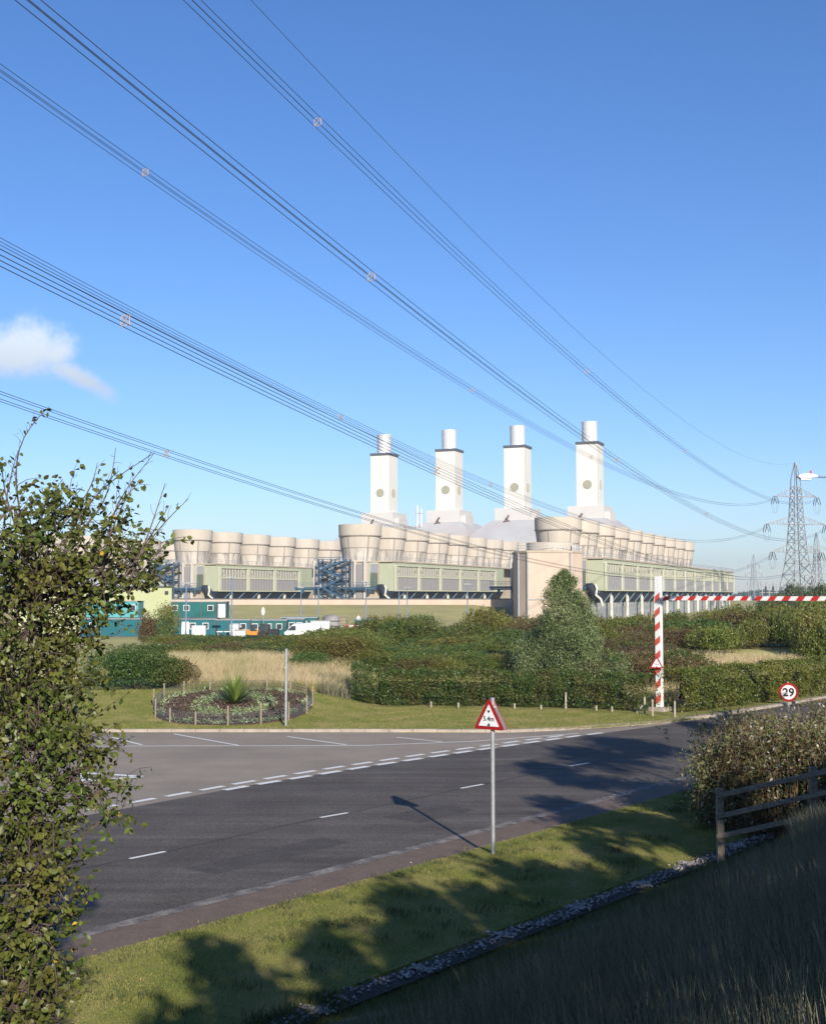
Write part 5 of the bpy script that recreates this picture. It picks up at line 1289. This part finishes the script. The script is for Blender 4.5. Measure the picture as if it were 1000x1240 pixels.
# birch at the left
def birch():
    rg = np.random.default_rng(5); base = Vector((-4.0, 9.2, 0)); base.z = gz1(base.x, base.y)
    t = thing('birch_tree', 'leafy birch filling the left edge of the view, some leaves yellow', 'tree', base)
    o = lambda v: Vector(v) - base
    tr = MB(); br = MB(); tw = MB()
    trunk = [base + Vector((0, 0, -.2)), base + Vector((.08, .05, 1.2)), base + Vector((.3, .0, 2.4)), base + Vector((.55, -.1, 3.6)), base + Vector((.75, -.1, 4.6)), base + Vector((.8, -.1, 5.4))]
    tr.tube([o(p) for p in trunk], [.12, .10, .085, .065, .04, .015], 10)
    tr.build('trunk', M['bark'], t, smooth=True)
    # crown lobes: px, py, distance, radius(m), twigs
    B = [(50, 690, 9, 0.42, 136), (20, 662, 8.8, 0.3, 52), (92, 672, 9.2, 0.25, 30), (125, 690, 9, 0.26, 44), (165, 690, 9.2, 0.16, 18), (148, 712, 9.4, 0.12, 9), (95, 728, 9.2, 0.26, 38), (35, 760, 8.9, 0.44, 147), (77, 785, 9.2, 0.22, 24), (140, 735, 9.3, 0.1, 6),
         (30, 850, 8.8, 0.42, 139), (67, 835, 9, 0.25, 36), (47, 900, 8.6, 0.33, 89), (92, 895, 8.7, 0.19, 26), (87, 940, 8.5, 0.22, 36), (122, 955, 8.5, 0.16, 24), (134, 985, 8.5, 0.11, 9), (20, 960, 8.5, 0.34, 89), (47, 985, 8.5, 0.18, 24), (20, 1050, 8.3, 0.34, 96), (44, 1055, 8.3, 0.18, 34),
         (22, 1130, 8.2, 0.32, 102), (47, 1120, 8.2, 0.16, 27), (72, 1100, 8.2, 0.08, 6), (18, 1210, 8.1, 0.34, 111), (42, 1205, 8.1, 0.18, 34), (67, 1215, 8.1, 0.08, 6), (-60, 700, 9, 0.55, 155), (-70, 850, 9, 0.55, 155), (-60, 1000, 8.8, 0.5, 139), (-50, 1150, 8.6, 0.5, 139),
         (15, 612, 9, 0.2, 9), (60, 622, 9.1, 0.2, 14), (95, 615, 9.1, 0.16, 7), (130, 640, 9.2, 0.16, 9), (145, 660, 9.2, 0.13, 8), (185, 665, 9.3, 0.1, 6), (185, 705, 9.3, 0.07, 4)]
    Lp, La = [], []
    def tube_to(mb_, a, b, r0, r1, sag=.12, n=5, sides=5):
        a, b = Vector(a), Vector(b); L0 = (b - a).length; pts = []
        w_ = Vector(rg.normal(size=3)) * L0 * .06
        for i in range(n + 1):
            f = i / n; p = a.lerp(b, f); p += w_ * math.sin(f * PI) + Vector((0, 0, -sag * L0 * math.sin(f * PI))); pts.append(o(p))
        mb_.tube(pts, [r0 + (r1 - r0) * i / n for i in range(n + 1)], sides, cap=False)
        return [p + base for p in pts]
    def twig(a, d, l_, nl, leafy=1.0, r=.0035):
        d = Vector(d).normalized(); b = a + d * l_ + Vector((0, 0, .05 * l_)); pts = tube_to(tw, a, b, r, .0012, sag=-.05, n=3, sides=3)
        for i in range(nl):
            f = .15 + .85 * (i + rg.random() * .6) / nl; f = min(f, 1)
            if rg.random() > leafy: continue
            p = a.lerp(b, f); Lp.append(tuple(o(p) + Vector(rg.normal(size=3)) * .012)); La.append(tuple(d * .6 + Vector((0, 0, -.5))))
    for (px, py, Y_, rad, nt_) in B:
        c = at(px, py, Y_); j = min(range(len(trunk)), key=lambda i: (trunk[i] - (c - Vector((0, 0, .8)))).length)
        pth = tube_to(br, trunk[j], c, .022 + rad * .03, .007, sag=.05, n=7)
        for k in range(nt_):
            v = Vector(rg.normal(size=3)); v.normalize(); v *= rad * rg.random() ** .4; v.y *= 1.15
            p = c + v; out_ = (v.normalized() * .7 + Vector((0.15, 0, .25)) + Vector(rg.normal(size=3)) * .55)
            if k % 3 == 0: tube_to(tw, c + v * .1, p, .006, .0035, n=3, sides=3)
            twig(p, out_, rg.uniform(.14, .34), int(rg.integers(7, 13)), .93)
    # wispy leaders against the sky
    W = [((30, 650), (60, 492), .45), ((60, 640), (118, 560), .8), ((78, 660), (188, 548), .12), ((45, 650), (100, 590), .85), ((125, 690), (160, 590), .8), ((130, 680), (186, 550), .05), ((150, 700), (205, 612), .3), ((160, 690), (228, 604), .10), ((158, 700), (200, 585), .08), ((100, 640), (140, 542), .10), ((5, 640), (22, 545), .3), ((50, 620), (76, 580), .9), ((115, 660), (172, 580), .75), ((20, 640), (3, 560), .8), ((155, 720), (205, 655), .8), ((165, 715), (212, 690), .5), ((110, 860), (118, 862), .9), ((90, 720), (140, 700), .9)]
    for (a, b, lf) in W:
        A, Bp = at(*a, 9.1), at(*b, 9.2); pts = tube_to(br, A, Bp, .009, .0022, sag=.03, n=9)
        d0 = (Bp - A).normalized(); n_ = int((Bp - A).length / .055)
        for k in range(n_):
            f = .12 + .88 * k / n_; p = pts[min(int(f * 9), 8)].lerp(pts[min(int(f * 9) + 1, 9)], f * 9 % 1)
            sd_ = (d0 + Vector(rg.normal(size=3)) * .55).normalized(); l_ = rg.uniform(.05, .20) * (1.15 - f * .6)
            twig(p, sd_, l_, int(rg.integers(2, 6)), lf, .0022)
    br.build('branch', M['bark'], t, smooth=True); tw.build('twig', M['twig'], t)
    Lp = np.array(Lp); La = np.array(La); k = RNG.random(len(Lp)) < .006
    V, F = leaf_arrays(Lp, .045, .70, La, up=.25); fo = np_mesh('foliage', V, F, M['birch'], t); fo.data.materials.append(M['birch_y'])
    fo.data.polygons.foreach_set('material_index', k[F[:, 0] // 6].astype(np.int32))
    print('birch leaves', len(Lp))
birch()

# trees behind the viewer, whose shadows fall across the bank, lawn and road
def shade_tree(label, x, y, top, rad, n=2600, seed=0, low=.15):
    g = gz1(x, y); t = thing('roadside_tree', label, 'tree', (x, y, g), 0, 'trees on the bank behind the viewer'); H = top - g
    rg = np.random.default_rng(seed); P = []
    for k in range(46):
        f = rg.random(); z = H * (low + (1 - low) * f); a = rg.random() * 2 * PI; rr = rad * (1 - .75 * f ** 1.5) * math.sqrt(rg.random())
        P.append(np.array([rr * math.cos(a), rr * math.sin(a), z]) + rg.normal(size=(n // 46, 3)) * rad * .17)
    V, F = leaf_quads(np.concatenate(P), .28, .65); np_mesh('foliage', V, F, M['farleaf'], t)
    mb = MB(); mb.tube([(0, 0, -.2), (.1, 0, H * .5), (0, 0, H * .9)], [.16, .1, .03], 8)
    mb.build('trunk', M['bark'], t)
ST = []
r = random.Random(4)
u_ = -2.4
while u_ < 34:
    p = uv_n(u_, -3.4 + r.uniform(-.5, .5)); top = (8.35 if u_ > -.8 else 7.8) + r.uniform(-.2, .85)
    if 12.0 < u_ < 14.2: top = 7.0
    elif u_ > 16.5: top = 8.2 + r.uniform(-.3, .5)
    elif u_ > 14.2: top = 8.9
    ST.append((p.x, p.y, top, r.uniform(1.1, 1.5), .0, 2600)); u_ += 1.6
for q in ((14.9, 13.7, 13.6, 1.5), (12.8, 11.0, 12.9, 1.1), (16.9, 16.3, 13.9, 1.7), (21.6, 22.8, 13.6, 1.7), (24.2, 26.4, 13.6, 1.9)): ST.append((*q, .80, 1700))
ST.append((19.3, 19.3, 11.2, 1.6, .62, 1700)); ST.append((11.2, 8.8, 10.6, 1.5, .66, 2000)); ST.append((5.9, -1.6, 9.5, 1.2, .55, 1500)); ST.append((8.6, 3.6, 9.3, 1.1, .6, 1500))
for i, (x, y, top, rad, low, nn_) in enumerate(ST): shade_tree('bushy tree on the bank top behind the viewer, seen only by its shadow', x, y, top, rad, nn_, seed=100 + i, low=low)

# distant trees at the right
r = random.Random(9); fp_ = None
for i, (px, pyt, d) in enumerate(((948, 716, 330), (958, 706, 330), (967, 711, 340), (976, 714, 330), (986, 710, 345), (995, 706, 330), (1006, 708, 340), (935, 722, 330), (925, 724, 340))):
    top = at(px, pyt, d)
    if fp_ is None: t = fp_ = shrub('distant_tree', '', 'tree', (0, 0, 0), 1, 1, 1, 2600, .11, 'farleaf', seed=60, lumps=8, stems=4)
    else: t = copy_tree(fp_)
    t.location = (top.x, d, 0); t.scale = (2.4, 2.4, top.z); t.rotation_euler.z = i
    tag(t, 'distant tree at the foot of the large pylon', 'tree', 'distant trees by the pylon')
r = random.Random(19)
tl = MB()
n = 60000; x = RNG.uniform(-900, 1500, n); hh = 9 + 3 * np.sin(x * .03) + 2 * np.sin(x * .11); P = np.stack([x, 1500 + RNG.normal(size=n) * 12, RNG.random(n) ** .7 * hh], 1)
V, F = leaf_quads(P, 2.6, .7); tag(np_mesh('distant_woodland', V, F, M['farleaf']), 'faint far woodland line along the horizon', 'woodland', kind='stuff')
# ------------------------------------------------------------------ air
mb = MB(); mb.box(-2100, 2100, -400, 3150, -2, 92)
hz = bpy.data.materials.new('haze_air'); hz.use_nodes = True; hn = hz.node_tree.nodes; hn.remove(hn['Principled BSDF'])
pv = hn.new('ShaderNodeVolumePrincipled'); pv.inputs['Color'].default_value = (.72, .84, 1, 1); pv.inputs['Density'].default_value = .00022; pv.inputs['Anisotropy'].default_value = .2
hz.node_tree.links.new(pv.outputs[0], hn['Material Output'].inputs['Volume'])
tag(mb.build('haze', hz), 'thin pale blue haze in the air over the whole scene', 'haze', kind='stuff')
#@@END
